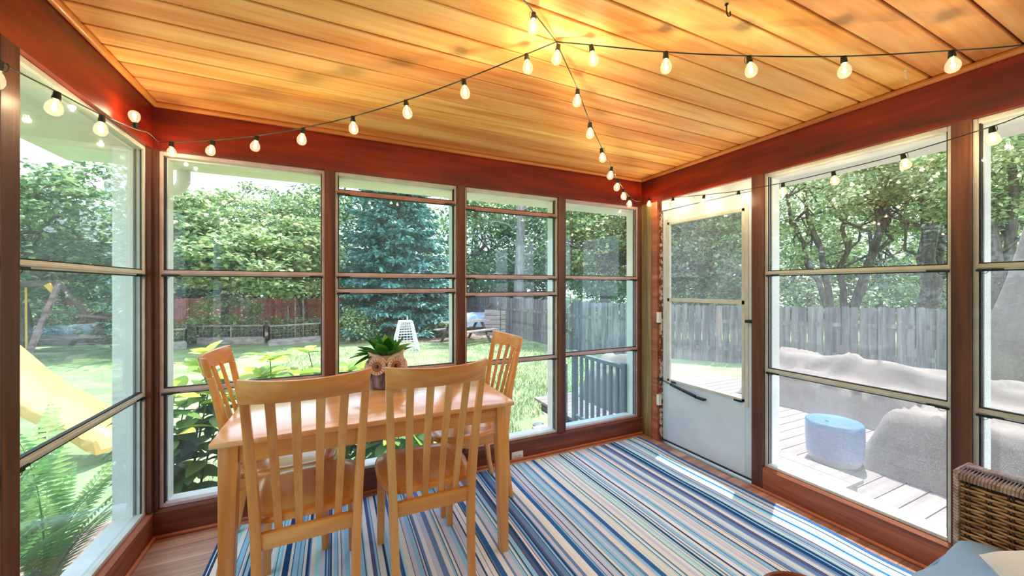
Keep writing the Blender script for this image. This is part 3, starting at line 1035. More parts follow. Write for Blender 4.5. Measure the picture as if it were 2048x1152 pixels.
# ------------------------------------------------------------------ owl planter
def owl():
    face = math.atan2(0 - 0.285, 2.27)          # turn towards the room
    t = thing('owl_planter', 'ceramic owl planter with round ringed eyes on a bark-textured base', 'planter', (0.268, 2.25, 0.7605), -0.10)
    cream = surf('owl_cream_glaze', C(214, 178, 148), C(234, 204, 176), 18, 0.5, 0, 0.1, 40)
    bark = surf('owl_bark_glaze', C(62, 48, 54), C(150, 128, 132), 30, 0.6, 0, 1.0, 34, (1, 1, 0.3))
    brown = surf('owl_brown', C(150, 92, 52), C(176, 112, 66), 20, 0.5)
    dark = surf('owl_pupil', C(30, 10, 8), rough=0.1, coat=1.0)
    line = surf('owl_etched_line', C(70, 40, 30), rough=0.7)
    orange = surf('owl_beak_orange', C(226, 132, 70), C(236, 150, 86), 20, 0.4)
    soil = surf('potting_soil', C(40, 30, 24), C(66, 50, 40), 60, 0.95)
    # bark trunk
    m = MB()
    NA = 40
    prof = [(0.060, 0.0), (0.078, 0.004), (0.086, 0.02), (0.090, 0.05), (0.092, 0.08), (0.090, 0.105), (0.08, 0.112)]
    rb = random.Random(5)
    rid = [rb.uniform(-1, 1) for _ in range(NA)]
    vs = []
    for r, z in prof:
        for k in range(NA):
            a = 2 * math.pi * k / NA
            rr_ = r + 0.003 * rid[k] + 0.0015 * rb.uniform(-1, 1)
            vs.append((rr_ * math.cos(a), rr_ * 0.9 * math.sin(a), z))
    fs = [(i * NA + k, i * NA + (k + 1) % NA, (i + 1) * NA + (k + 1) % NA, (i + 1) * NA + k) for i in range(len(prof) - 1) for k in range(NA)]
    fs += [tuple(range(NA))[::-1], tuple((len(prof) - 1) * NA + k for k in range(NA))]
    m.add(vs, fs)
    m.build('trunk_base', bark, t, smooth=True)
    # head pot
    prof = [(0.080, 0.088), (0.094, 0.100), (0.100, 0.125), (0.099, 0.155), (0.094, 0.182), (0.088, 0.190), (0.080, 0.186), (0.078, 0.165), (0.0, 0.165)]
    m = MB().lathe(prof, 36)
    m.v = [(x, y * 0.86, z) for x, y, z in m.v]
    m.build('head', cream, t, smooth=True)
    m = MB().lathe([(0.0, 0.166), (0.077, 0.166), (0.07, 0.173), (0.0, 0.176)], 24)
    m.v = [(x, y * 0.86, z) for x, y, z in m.v]
    m.build('potting_soil', soil, t, smooth=True)
    # wings on the flanks
    for sx in (-1, 1):
        m = MB()
        def wf(u, v):
            a = u * math.pi - math.pi / 2
            b = v * 2 * math.pi
            return (sx * 0.098 + 0.018 * math.cos(a) * math.cos(b), -0.02 + 0.045 * math.cos(a) * math.sin(b), 0.105 + 0.055 * math.sin(a))
        m.grid(10, 16, wf)
        m.build('wing', cream, t, smooth=True)
    # brow ridges / ear tufts
    for sx in (-1, 1):
        pts = [(0.0, -0.090, 0.150), (sx * 0.018, -0.093, 0.176), (sx * 0.05, -0.084, 0.193), (sx * 0.082, -0.062, 0.203), (sx * 0.094, -0.045, 0.212)]
        MB().tube(pts, [0.006, 0.009, 0.012, 0.011, 0.004], 10).build('brow', cream, t, smooth=True)
        # eye disc, facing front
        e = thing('eye', None, None)
        e.parent = t
        e.location = (sx * 0.048, -0.089, 0.135)
        e.rotation_euler = (math.pi / 2, 0, sx * 0.30)
        d = MB().lathe([(0.0, 0.0), (0.046, 0.0), (0.0465, 0.006), (0.043, 0.010), (0.026, 0.007), (0.0, 0.006)], 32)
        d.build('eye_disc', cream, e, smooth=True)
        MB().lathe([(0.0, 0.006), (0.027, 0.0075), (0.024, 0.0095), (0.013, 0.0085), (0.0, 0.008)], 28).build('iris_ring', brown, e, smooth=True)
        MB().lathe([(0.0, 0.008), (0.0115, 0.008), (0.009, 0.0135), (0.004, 0.0155), (0.0, 0.016)], 20).build('pupil', dark, e, smooth=True)
        ln = MB()
        for k in range(16):
            a = 2 * math.pi * k / 16 + 0.1
            c, s = math.cos(a), math.sin(a)
            ln.bar((0.022 * c, 0.022 * s, 0.0092), (0.044 * c, 0.044 * s, 0.0105), 0.0016, 0.0016)
        ln.build('etched_rays', line, e)
    MB().lathe([(0.0, 0.026), (0.008, 0.022), (0.013, 0.010), (0.012, 0.002), (0.006, -0.004), (0.0, -0.006)], 16, (0.0, -0.098, 0.098)).build('beak', orange, t, smooth=True)
    # succulent leaves, each its own object
    def leaf_mesh(L_, W_, cup):
        m = MB()
        NU = 8
        vs = []
        for i in range(NU + 1):
            q = i / NU
            w = W_ * (math.sin(math.pi * (0.10 + 0.9 * q) ** 0.9) ** 0.8 if q < 1 else 0.02)
            if i == 0: w = W_ * 0.3
            for s, h in ((-1, cup), (-0.5, cup * 0.3), (0, 0), (0.5, cup * 0.3), (1, cup)):
                vs.append((s * w, -h * w + 0.16 * L_ * q * q, q * L_))
            # underside
        n = 5
        fs = [(i * n + k, i * n + k + 1, (i + 1) * n + k + 1, (i + 1) * n + k) for i in range(NU) for k in range(n - 1)]
        o = len(vs)
        vs2 = [(x, y_ + 0.0018, z) for x, y_, z in vs]
        fs2 = [tuple(reversed([j + o for j in f])) for f in fs]
        m.add(vs + vs2, fs + fs2)
        return m.mesh('leaf', M['plant'], smooth=True, ang=80)
    lms = [leaf_mesh(0.105, 0.027, 0.35), leaf_mesh(0.095, 0.029, 0.4), leaf_mesh(0.12, 0.024, 0.3)]
    rl = random.Random(12)
    pl = thing('potted_succulent', 'dark green broad-leaved succulent growing out of the owl planter', 'plant', (0.268, 2.25, 0.7605 + 0.168))
    k = 0
    for ring, (n, tilt, r0) in enumerate(((6, 0.18, 0.012), (10, 0.55, 0.03), (13, 0.95, 0.045))):
        for i in range(n):
            a = 2 * math.pi * i / n + rl.uniform(-0.25, 0.25) + ring
            lo = link('leaf', lms[k % 3], pl)
            k += 1
            sc = rl.uniform(0.98, 1.32)
            lo.scale = (sc, sc, sc)
            rot = Matrix.Rotation(a, 4, 'Z') @ Matrix.Rotation(-(tilt + rl.uniform(-0.14, 0.14)), 4, 'X')
            lo.rotation_euler = rot.to_euler()
            lo.location = (r0 * math.cos(a + math.pi / 2), r0 * math.sin(a + math.pi / 2), 0.004)
    # a few longer leaves arching out on the left
    for a, ti, sc in ((1.35, 1.55, 1.35), (1.7, 1.8, 1.2), (1.1, 1.45, 1.2)):
        lo = link('leaf', lms[2], pl)
        lo.scale = (sc, sc, sc)
        lo.rotation_euler = (Matrix.Rotation(a, 4, 'Z') @ Matrix.Rotation(-ti, 4, 'X')).to_euler()
        lo.location = (-0.04, -0.01, 0.025)
owl()

# ------------------------------------------------------------------ string lights
me_globe = MB().lathe([(0.004, 0.0), (0.009, -0.003), (0.0145, -0.010), (0.0195, -0.020), (0.0215, -0.031), (0.0195, -0.042), (0.0135, -0.050), (0.006, -0.0535), (0.0005, -0.054)], 20).mesh('bulb', M['globe'], smooth=True)
me_socket = MB().lathe([(0.004, 0.026), (0.009, 0.025), (0.0095, 0.012), (0.0105, 0.010), (0.0105, -0.001), (0.008, -0.002), (0.004, -0.002)], 14).mesh('socket', M['socket'], smooth=True)
_f = MB()
_f.tube([(-0.003, 0, -0.012), (-0.005, 0.001, -0.028), (-0.002, 0, -0.034), (0.002, 0, -0.022), (0.005, 0.001, -0.034), (0.004, 0, -0.012)], 0.0014, 5)
_f.lathe([(0.0005, -0.020), (0.005, -0.024), (0.0065, -0.030), (0.005, -0.036), (0.0005, -0.040)], 10)
me_fil = _f.mesh('filament', M['filament'])
me_clip = MB().tube([(0.011 + 0.006 * math.sin(t), 0.0, 0.012 + 0.013 * math.cos(t)) for t in [math.pi * i / 8 for i in range(9)]], 0.0012, 5).mesh('clip', M['socket'])
bulb_data = bpy.data.lights.new('bulb_light', 'POINT')
bulb_data.energy = BULB_WATT
bulb_data.color = (1.0, 0.80, 0.50)
bulb_data.shadow_soft_size = 0.008
rs = random.Random(9)
def string_run(label, wire_pts, bulbs, upright=()):
    t = thing('string_light', label, 'string light', wire_pts[0], 0, 'festoon strings of globe bulbs under the ceiling')
    o = Vector(wire_pts[0])
    # smooth the wire through its points
    P = [Vector(p) for p in wire_pts]
    pts = []
    for i in range(len(P) - 1):
        p0, p1, p2, p3 = P[max(i - 1, 0)], P[i], P[i + 1], P[min(i + 2, len(P) - 1)]
        for k in range(6):
            q = k / 6
            pts.append(0.5 * ((2 * p1) + (p2 - p0) * q + (2 * p0 - 5 * p1 + 4 * p2 - p3) * q * q + (3 * p1 - p0 - 3 * p2 + p3) * q ** 3) - o)
    pts.append(P[-1] - o)
    MB().tube(pts, 0.0024, 6).build('wire', M['wire'], t, smooth=True)
    for i, b in enumerate(bulbs):
        up = i in upright
        s = link('bulb', me_globe, t, Vector(b) - o + Vector((0, 0, 0.026 if up else -0.026)))
        s.rotation_euler = (rs.uniform(-0.16, 0.16) + (math.pi if up else 0), rs.uniform(-0.16, 0.16), rs.uniform(0, 6))
        link('socket', me_socket, s)
        link('clip', me_clip, s)
        link('filament', me_fil, s)
        l = bpy.data.objects.new('bulb_light', bulb_data)
        COL.objects.link(l)
        l.parent = s
        l.location = (0, 0, -0.030)
J = (0.787, 1.263, 2.288)
S1 = [(-0.766, 2.532, 2.083), (-0.556, 2.361, 2.066), (-0.343, 2.187, 2.063), (-0.134, 2.016, 2.072), (0.077, 1.843, 2.096), (0.283, 1.674, 2.137), (0.49, 1.505, 2.192), (0.696, 1.337, 2.258)]
string_run('string of eight globe bulbs rising from the left back corner to the ceiling hook', [(-0.834, 2.585, 2.085)] + S1 + [J], S1)
S5 = [(0.796, 1.269, 2.282), (1.001, 1.427, 2.228), (1.166, 1.553, 2.156), (1.36, 1.703, 2.107), (1.539, 1.84, 2.066), (1.690, 1.956, 2.040), (1.850, 2.080, 2.022), (2.030, 2.215, 2.012)]
string_run('string of globe bulbs dropping from the ceiling hook to the right back corner', [J] + S5 + [(2.25, 2.38, 2.035), (2.46, 2.54, 2.09)], S5)
S4 = [(0.904, 1.192, 2.266), (1.14, 1.049, 2.221), (1.398, 0.893, 2.187), (1.673, 0.726, 2.165), (1.974, 0.544, 2.163)]
string_run('string of five large globe bulbs sweeping from the ceiling hook to the right wall', [J] + S4 + [(2.165, 0.428, 2.168), (2.49, 0.23, 2.20)], S4)
S3 = [(0.613, 1.130, 2.262), (0.37, 0.96, 2.235)]
string_run('short string leaving the ceiling hook at the top edge of the picture', [J, S3[0], (0.559, 1.09, 2.255), S3[1], (-0.2, 0.55, 2.24)], S3)
S2 = [(-0.80, 1.47, 1.925), (-0.80, 1.703, 1.950), (-0.80, 1.963, 1.982), (-0.80, 2.229, 2.030)]
string_run('string of globe bulbs hung along the left windows', [(-0.80, 0.9, 1.98), (-0.80, 1.2, 1.935)] + S2 + [(-0.80, 2.35, 2.060), (-0.82, 2.52, 2.075), (-0.834, 2.585, 2.085)], S2, upright=(3,))
S6 = [(2.47, 2.455, 2.100), (2.47, 2.2, 2.049), (2.47, 1.922, 2.008), (2.47, 1.655, 1.977), (2.47, 1.376, 1.962), (2.47, 1.117, 1.961), (2.47, 0.837, 1.968), (2.47, 0.568, 1.995)]
string_run('string of globe bulbs hung across the door and the right windows', [(2.47, 2.545, 2.105)] + S6 + [(2.47, 0.489, 2.010), (2.47, 0.1, 2.10)], S6)
# ceiling hooks
for (x, y_), lab in (((1.219, 0.859), 'bare dark cup hook screwed into the ceiling at the top edge'), ((2.315, 0.779), 'small pale cup hook in the ceiling near the right beam')):
    h = thing('ceiling_hook', lab, 'hook', (x, y_, ZC))
    mt = M['dark_metal'] if x < 2 else M['plastic_white']
    MB().tube([(0, 0, 0), (0, 0, -0.022)] + [(0.010 - 0.010 * math.cos(a), 0, -0.028 - 0.011 * math.sin(a)) for a in [math.pi * i / 8 for i in range(0, 11)]], 0.002, 8).build('hook_wire', mt, h, smooth=True)
    MB().lathe([(0.006, 0.0), (0.006, -0.003), (0.002, -0.004)], 12).build('collar', mt, h)

# ------------------------------------------------------------------ wicker sofa with cushions
sf = thing('wicker_sofa', 'brown woven wicker sofa backed against the right windows', 'sofa', (2.1, 0.57, 0.0))
SL = 1.5
SH = 0.635
# back: frame, weave rows and stakes (the face looks to -X)
MB().box(0.028, 0.15, -SL + 0.01, -0.012, 0.06, SH - 0.02).build('back_core', M['wicker_in'], sf)
st = MB()
k = 0
while k * 0.05 < SL - 0.02:
    for dy in (0.0, 0.010):
        st.tube([(0.012, -0.02 - k * 0.05 - dy, 0.10), (0.012, -0.02 - k * 0.05 - dy, SH - 0.012)], 0.0036, 6)
    k += 1
tag(st.build('stakes', M['wicker_in'], sf, smooth=True), kind='stuff')
wv = MB()
rows = int((SH - 0.12) / 0.0115)
for r_ in range(rows):
    z = 0.10 + r_ * 0.0115
    pts = []
    n = int(SL / 0.025)
    for i in range(n + 1):
        yy = -0.006 - i * 0.025
        ph = (i // 1) % 4
        off = 0.0065 * math.sin((i + 2 * (r_ % 2)) * math.pi / 2)
        pts.append((0.011 - off, yy, z))
    wv.tube(pts, 0.0046, 5)
tag(wv.build('weave', M['wicker'], sf, smooth=True), kind='stuff')
# pale wrapped top edge and end braid
tw = MB()
i = 0
while i * 0.0085 < SL:
    yy = -0.004 - i * 0.0085
    g = 0.0012 * math.sin(i * 0.9)
    tw.tube([(0.0, yy, SH - 0.022), (0.003, yy, SH - 0.006 + g), (0.02, yy, SH + g), (0.09, yy, SH + 0.004 + g), (0.150, yy, SH - 0.002 + g), (0.160, yy, SH - 0.02)], 0.0046, 5)
    i += 1
tag(tw.build('top_wrap', M['wicker_pale'], sf, smooth=True), kind='stuff')
eb = MB()
for i in range(int((SH - 0.06) / 0.0115)):
    z = 0.07 + i * 0.0115
    eb.tube([(0.002, -0.008, z), (0.006, 0.004, z + 0.003), (0.08, 0.008, z), (0.150, 0.004, z + 0.003), (0.158, -0.006, z)], 0.0055, 5)
tag(eb.build('end_wrap', M['wicker_pale'], sf, smooth=True), kind='stuff')
# seat base
MB().box(-0.48, 0.03, -SL + 0.02, -0.06, 0.08, 0.25).build('seat_base', M['wicker'], sf, bevel=0.02)
for fx in (-0.44, 0.1):
    for fy in (-0.10, -SL + 0.08):
        MB().lathe([(0.016, 0.0), (0.02, 0.09), (0.02, 0.1)], 12, (fx, fy, 0.008)).build('foot', M['wicker_in'], sf)
def cushion(name, w, d, h, seed, nw=40, power=3.2, wr=0.006, mat=None):
    rc = random.Random(seed)
    ph = [rc.uniform(0, 6.28) for _ in range(8)]
    m = MB()
    def fn(side):
        def g(u, v):
            x = (u - 0.5) * 2
            y_ = (v - 0.5) * 2
            e = max(0.0, (1 - abs(x) ** power)) ** 0.42 * max(0.0, (1 - abs(y_) ** power)) ** 0.42
            pinch = 1 - 0.05 * (1 - abs(x * y_) ** 0.5)
            zz = side * h / 2 * e
            zz += side * wr * e * (math.sin(7 * x + 3 * y_ + ph[0]) + 0.7 * math.sin(11 * y_ - 4 * x + ph[1]) + 0.5 * math.sin(17 * x * y_ + ph[2]))
            return (x * w / 2 * pinch, y_ * d / 2 * pinch, zz)
        return g
    m.grid(nw, nw, fn(1))
    m.grid(nw, nw, fn(-1))
    me = m.mesh(name, mat, smooth=True, ang=70)
    return me
cs = thing('seat_cushion', 'light blue seat cushion on the wicker sofa', 'cushion', (1.83, 0.125, 0.355))
link('cover', cushion('cover', 0.60, 0.90, 0.17, 4, power=7, wr=0.004, mat=M['blue_cloth']), cs)
def edge_piping(parent, w, d, mat):
    pts = []
    for i in range(81):
        a = 2 * math.pi * i / 80
        c, s = math.cos(a), math.sin(a)
        pts.append((math.copysign(abs(c) ** 0.25, c) * w / 2 * 0.985, math.copysign(abs(s) ** 0.25, s) * d / 2 * 0.985, 0.0))
    MB().tube(pts, 0.005, 6).build('piping', mat, parent, smooth=True)
edge_piping(cs, 0.60, 0.90, M['blue_cloth'])
wp = thing('throw_pillow', 'off-white throw pillow leaning on the wicker sofa back', 'pillow', (1.80, 0.115, 0.505))
pl_me = cushion('cover', 0.46, 0.46, 0.15, 8, power=4.0, wr=0.005, mat=M['white_cloth'])
po = link('cover', pl_me, wp)
wp.rotation_euler = (Matrix.Rotation(math.radians(-15), 4, 'Y') @ Matrix.Rotation(0.80, 4, 'Z')).to_euler()
edge_piping(wp, 0.46, 0.46, M['white_cloth'])
# rim of a round wooden tray table peeking in at the bottom edge
tt = thing('tray_table', 'reddish brown round wooden tray table barely showing at the bottom edge', 'table', (1.262, 0.625, 0.0085))
twm = wood('tray_wood', C(110, 56, 34), C(150, 84, 54), C(176, 110, 76), 'X', 0.4, 0.2, 0.0, 12)
MB().lathe([(0.0, 0.362), (0.118, 0.362), (0.128, 0.368), (0.130, 0.392), (0.126, 0.396), (0.121, 0.392), (0.119, 0.376), (0.0, 0.376)], 40).build('tray', twm, tt, smooth=True)
for a in (0.5, 2.6, 4.7):
    MB().tube([(0.07 * math.cos(a), 0.07 * math.sin(a), 0.365), (0.12 * math.cos(a), 0.12 * math.sin(a), 0.0)], [0.012, 0.009], 10).build('leg', twm, tt, smooth=True)
#PART3
# ------------------------------------------------------------------ ground outside
GZ = -0.60
m = MB()
def gf(u, v):
    x = -34 + 74 * u
    y_ = -24 + 70 * v
    return (x, y_, GZ + 0.02 * math.sin(x * 0.7) * math.cos(y_ * 0.6))
m.grid(60, 60, gf)
lawn = m.build('lawn', M['grass'], smooth=True)
tag(lawn, kind='structure', label='sunny mown lawn around the porch')
def patch(name, mat, poly, h, label):
    n = len(poly)
    o = MB().prism(poly, GZ - 0.05, GZ + h).build(name, mat)
    return tag(o, kind='structure', label=label)
patch('garden_bed_ground', M['mulch'], [(-3.2, -1.5), (-1.0, -1.5), (-1.0, 2.7), (2.3, 2.7), (2.3, 3.7), (1.6, 4.1), (0.6, 4.0), (-0.6, 4.3), (-1.6, 4.2), (-2.6, 3.4), (-3.2, 2.0)], 0.035, 'mulched planting strip beside the porch')
patch('woodland_floor', M['mulch'], [tuple(at(640, 574, 13.0))[:2], tuple(at(880, 574, 13.2))[:2], tuple(at(1010, 574, 14.2))[:2], tuple(at(1080, 574, 22))[:2], tuple(at(640, 574, 26))[:2]], 0.03, 'pale mulch under the spruce')
patch('garden_soil', M['soil'], [tuple(at(-120, 574, 11.5))[:2], tuple(at(250, 574, 12.8))[:2], tuple(at(645, 574, 13.3))[:2], tuple(at(660, 574, 26))[:2], tuple(at(-250, 574, 24))[:2]], 0.032, 'dark soil of the vegetable garden')

def blades():
    r_ = np.random.default_rng(5)
    n = 36000
    x = r_.uniform(-1.2, 6, n)
    y_ = 3.6 + r_.gamma(2.0, 2.0, n)
    keep = (y_ < 13) & ~((x > 2.3) & (y_ < 4.9)) & (np.abs(x) < 7)
    x, y_ = x[keep], y_[keep]
    n = len(x)
    h = r_.uniform(0.025, 0.06, n)
    a = r_.uniform(0, 6.28, n)
    l = r_.normal(0, 0.02, (n, 2))
    V = np.zeros((n, 4, 3))
    w = 0.006
    z0 = GZ - 0.01
    V[:, 0] = np.stack([x - w * np.cos(a), y_ - w * np.sin(a), np.full(n, z0)], 1)
    V[:, 1] = np.stack([x + w * np.cos(a), y_ + w * np.sin(a), np.full(n, z0)], 1)
    V[:, 2] = np.stack([x + l[:, 0] + 0.002, y_ + l[:, 1], GZ + h], 1)
    V[:, 3] = np.stack([x + l[:, 0] - 0.002, y_ + l[:, 1], GZ + h], 1)
    F = np.arange(n * 4).reshape(n, 4)
    o = link('grass_blades', quads_mesh('grass_blades', V.reshape(-1, 3), F, M['blade']))
    tag(o, 'short green grass blades of the lawn', 'grass', kind='stuff')
blades()

# ------------------------------------------------------------------ deck
DZ = -0.20
deck = structure('deck', label='pale boarded deck outside the door')
MB().prism([(2.56, -3.2), (7.8, -3.2), (7.8, 2.6), (5.7, 4.5), (2.56, 4.5)], DZ - 0.16, DZ - 0.03).build('deck_frame', M['deck_gap'], deck)
yy = -3.2
me_cache = {}
while yy < 4.5:
    x1 = 7.8 if yy < 2.55 else 7.8 - (yy - 2.55) * 1.1
    k = round(x1, 2)
    if k not in me_cache:
        me_cache[k] = MB().box(2.50, k, 0.004, 0.126, -0.03, 0.0).mesh('deck_board', M['deck'])
    link('deck_board', me_cache[k], deck, (0, yy, DZ))
    yy += 0.13
ld = thing('door_step', 'low boarded step on the deck outside the storm door', 'step')
for k in range(6):
    MB().box(2.70 + k * 0.142, 2.70 + k * 0.142 + 0.137, 1.42, 2.55, DZ + 0.07, DZ + 0.10).build('tread_board', M['deck'], ld)
MB().box(2.72, 3.53, 1.45, 2.53, DZ, DZ + 0.07).build('step_frame', M['deck'], ld)

# grey stair railing outside the back right window
rl_ = thing('stair_railing', 'grey painted railing with square balusters outside the back right window', 'railing', (2.47, 2.80, DZ))
MB().box(-0.02, 0.025, -0.04, 0.78, 0.755, 0.79).build('top_rail', M['rail_grey'], rl_)
MB().box(-0.015, 0.02, -0.04, 0.78, 0.06, 0.095).build('bottom_rail', M['rail_grey'], rl_)
me_bal = MB().box(-0.014, 0.014, -0.014, 0.014, 0.06, 0.76).mesh('baluster', M['rail_grey'])
for k in range(7):
    link('baluster', me_bal, rl_, (0.002, 0.06 + k * 0.098, 0))
for yk in (-0.04, 0.77):
    MB().box(-0.026, 0.026, yk - 0.026, yk + 0.026, -0.45, 0.81).build('newel_post', M['rail_grey'], rl_)
MB().box(-0.02, 0.02, 0.95, 0.99, -0.45, 0.62).build('newel_post', M['rail_grey'], rl_)
sp = thing('deck_steps', 'grey wooden steps leading down from the deck behind the railing', 'steps', (2.40, 3.0, 0))
for k in range(3):
    MB().box(-0.28 * (k + 1), -0.28 * k, 0.0, 0.95, DZ - 0.13 * (k + 1) - 0.03, DZ - 0.13 * (k + 1)).build('tread', M['wood_grey'], sp)
    MB().box(-0.28 * k - 0.02, -0.28 * k, 0.0, 0.95, GZ, DZ - 0.13 * (k + 1) - 0.031).build('riser', M['wood_grey'], sp)

# covered furniture (draped cloth as a height field)
def sstep(a, b_, x):
    t = min(1, max(0, (x - a) / (b_ - a)))
    return t * t * (3 - 2 * t)
def drape(name, label, x0, x1, y0, y1, hfun, n, seed, loc):
    rd = random.Random(seed)
    ph = [rd.uniform(0, 6.28) for _ in range(10)]
    m = MB()
    nu = int((x1 - x0) / n); nv = int((y1 - y0) / n)
    def fn(u, v):
        x = x0 + (x1 - x0) * u
        y_ = y0 + (y1 - y0) * v
        h = hfun(x, y_)
        k = min(1, h / 0.2)
        h += k * (0.012 * math.sin(9 * x + 5 * y_ + ph[0]) + 0.010 * math.sin(13 * y_ - 7 * x + ph[1]) + 0.016 * math.sin(4 * x + 6.5 * y_ + 2 * math.sin(3 * y_ + ph[2])) )
        s = math.sin(14 * (x + y_) + 3 * math.sin(5 * x + ph[3]))
        if 0.05 < h < 0.4:
            h += 0.03 * s
        cr1 = 1 - abs(math.sin(5.0 * x + 2.2 * y_ + 1.3 * math.sin(2.6 * y_ + ph[4]) + ph[5]))
        cr2 = 1 - abs(math.sin(3.1 * y_ - 2.4 * x + 1.7 * math.sin(3.3 * x + ph[6]) + ph[7]))
        h += k * (0.060 * cr1 ** 5 + 0.075 * cr2 ** 6 - 0.02)
        return (x, y_, DZ + max(0.004, h))
    m.grid(nu, nv, fn)
    # drop the flat cells lying on the deck
    fs = [f for f in m.f if max(m.v[i][2] for i in f) > DZ + 0.03]
    m.f = fs
    o = thing(name, label, 'furniture cover', loc)
    me = m.mesh('cloth', M['cover'], smooth=True, ang=80)
    c = link('cloth', me, o)
    c.location = (-loc[0], -loc[1], -loc[2])
    return o
def prof_long(x, y_):
    # sofa run along Y at x 5.35 .. 6.35 : seat then back
    a = 0.40 * sstep(5.22, 5.36, x) + 0.20 * sstep(5.68, 5.92, x) - 0.60 * sstep(6.28, 6.42, x)
    return max(0, a) * sstep(0.55, 0.75, y_) * (1 - sstep(3.35, 3.6, y_)) * (1 - 0.08 * sstep(1.0, 2.2, 3.2 - y_))
def prof_ret(x, y_):
    a = 0.43 * sstep(4.02, 4.22, x) * (1 - sstep(6.2, 6.4, x))
    a += 0.10 * sstep(4.05, 4.3, x) * (1 - sstep(4.3, 4.7, x))
    return a * sstep(0.35, 0.60, y_) * (1 - sstep(1.50, 1.78, y_))
drape('sectional_cover', 'beige cloth cover draped over an L-shaped patio sofa on the deck', 3.85, 6.6, 0.2, 3.8, lambda x, y_: max(prof_long(x, y_), prof_ret(x, y_)), 0.045, 3, (5.2, 1.4, DZ))
drape('loveseat_cover', 'beige cloth cover over a seat behind the grey stair railing', 3.0, 3.85, 3.15, 4.5, lambda x, y_: (0.36 * sstep(3.08, 3.2, x) + 0.26 * sstep(3.18, 3.5, x) - 0.62 * sstep(3.6, 3.75, x)) * sstep(3.25, 3.4, y_) * (1 - sstep(4.3, 4.45, y_)), 0.04, 8, (3.4, 3.8, DZ))

# ceramic stool with a blue glaze fading to white at the foot
gm, gnt, gbs = new_mat('blue_to_white_glaze')
gtc = gnt.nodes.new('ShaderNodeTexCoord')
gsp = gnt.nodes.new('ShaderNodeSeparateXYZ')
gnz = gnt.nodes.new('ShaderNodeTexNoise'); gnz.inputs['Scale'].default_value = 12
gma = gnt.nodes.new('ShaderNodeMath'); gma.operation = 'MULTIPLY_ADD'; gma.inputs[1].default_value = 0.05
grp = ramp(gnt, [(0.08, C(178, 172, 170)), (0.13, C(128, 148, 184)), (0.30, C(112, 130, 166)), (0.40, C(64, 120, 160))])
gnt.links.new(gtc.outputs['Object'], gsp.inputs[0])
gnt.links.new(gtc.outputs['Object'], gnz.inputs['Vector'])
gnt.links.new(gnz.outputs[0], gma.inputs[0])
gnt.links.new(gsp.outputs['Z'], gma.inputs[2])
gnt.links.new(gma.outputs[0], grp.inputs[0])
gnt.links.new(grp.outputs[0], gbs.inputs['Base Color'])
gbs.inputs['Roughness'].default_value = 0.15
so = thing('ceramic_stool', 'round blue glazed ceramic garden stool on the deck', 'stool', (3.96, 1.79, DZ))
MB().lathe([(0.0, 0.0), (0.165, 0.0), (0.180, 0.02), (0.196, 0.07), (0.203, 0.20), (0.203, 0.32), (0.200, 0.348), (0.193, 0.356), (0.18, 0.353), (0.0, 0.353)], 48).build('drum', gm, so, smooth=True, ang=60)
MB().lathe([(0.0, 0), (0.012, 0), (0.012, 0.006), (0.0, 0.006)], 16, (-0.05, 0.03, 0.352)).build('vent_hole', M['gasket'], so)

# covered cantilever umbrella at the right edge
uo = thing('patio_umbrella', 'tall folded patio umbrella under a beige cover at the right edge', 'umbrella', (7.1, 1.28, DZ))
um = MB()
NR = 40
prof = [(0.02, 2.56), (0.05, 2.54), (0.09, 2.35), (0.15, 2.0), (0.23, 1.6), (0.32, 1.25), (0.40, 0.95), (0.41, 0.8), (0.36, 0.55), (0.32, 0.40), (0.31, 0.30)]
vs = []
for r, z in prof:
    for k in range(NR):
        a = 2 * math.pi * k / NR
        q = 1 + (0.09 * math.sin(7 * a) + 0.05 * math.sin(13 * a + z)) * (1 if z < 2.5 else 0)
        vs.append((r * q * math.cos(a), r * q * math.sin(a), z))
fs = [(i * NR + k, i * NR + (k + 1) % NR, (i + 1) * NR + (k + 1) % NR, (i + 1) * NR + k) for i in range(len(prof) - 1) for k in range(NR)]
fs += [tuple(range(NR))]
um.add(vs, fs)
um.build('cover', M['cover'], uo, smooth=True, ang=80)
MB().tube([(0, 0, 0.03), (0, 0, 2.55)], 0.025, 12).build('pole', M['rail_grey'], uo)
MB().lathe([(0.0, 0.0), (0.26, 0.0), (0.26, 0.05), (0.05, 0.08), (0.0, 0.08)], 24).build('base', M['rail_grey'], uo)

# solar path light
sl = thing('path_light', 'small solar path light staked in the lawn outside the back windows', 'lamp', (2.36, 4.22, GZ))
MB().tube([(0, 0, -0.02), (0, 0, 0.10)], 0.008, 8).build('stake', M['dark_metal'], sl)
MB().lathe([(0.035, 0.10), (0.045, 0.105), (0.04, 0.16), (0.035, 0.16)], 18).build('lens', M['chrome'], sl, smooth=True)
MB().lathe([(0.0, 0.16), (0.075, 0.16), (0.07, 0.175), (0.03, 0.19), (0.0, 0.192)], 22).build('cap', M['rail_grey'], sl, smooth=True)
fs_ = thing('flagstone', 'flat grey flagstone lying under the leafy bush', 'stone', (-0.28, 3.05, GZ + 0.03))
MB().prism([(-0.3, -0.2), (0.12, -0.24), (0.34, -0.02), (0.25, 0.2), (-0.1, 0.25), (-0.33, 0.08)], 0, 0.05).build('slab', M['stone'], fs_, bevel=0.012)

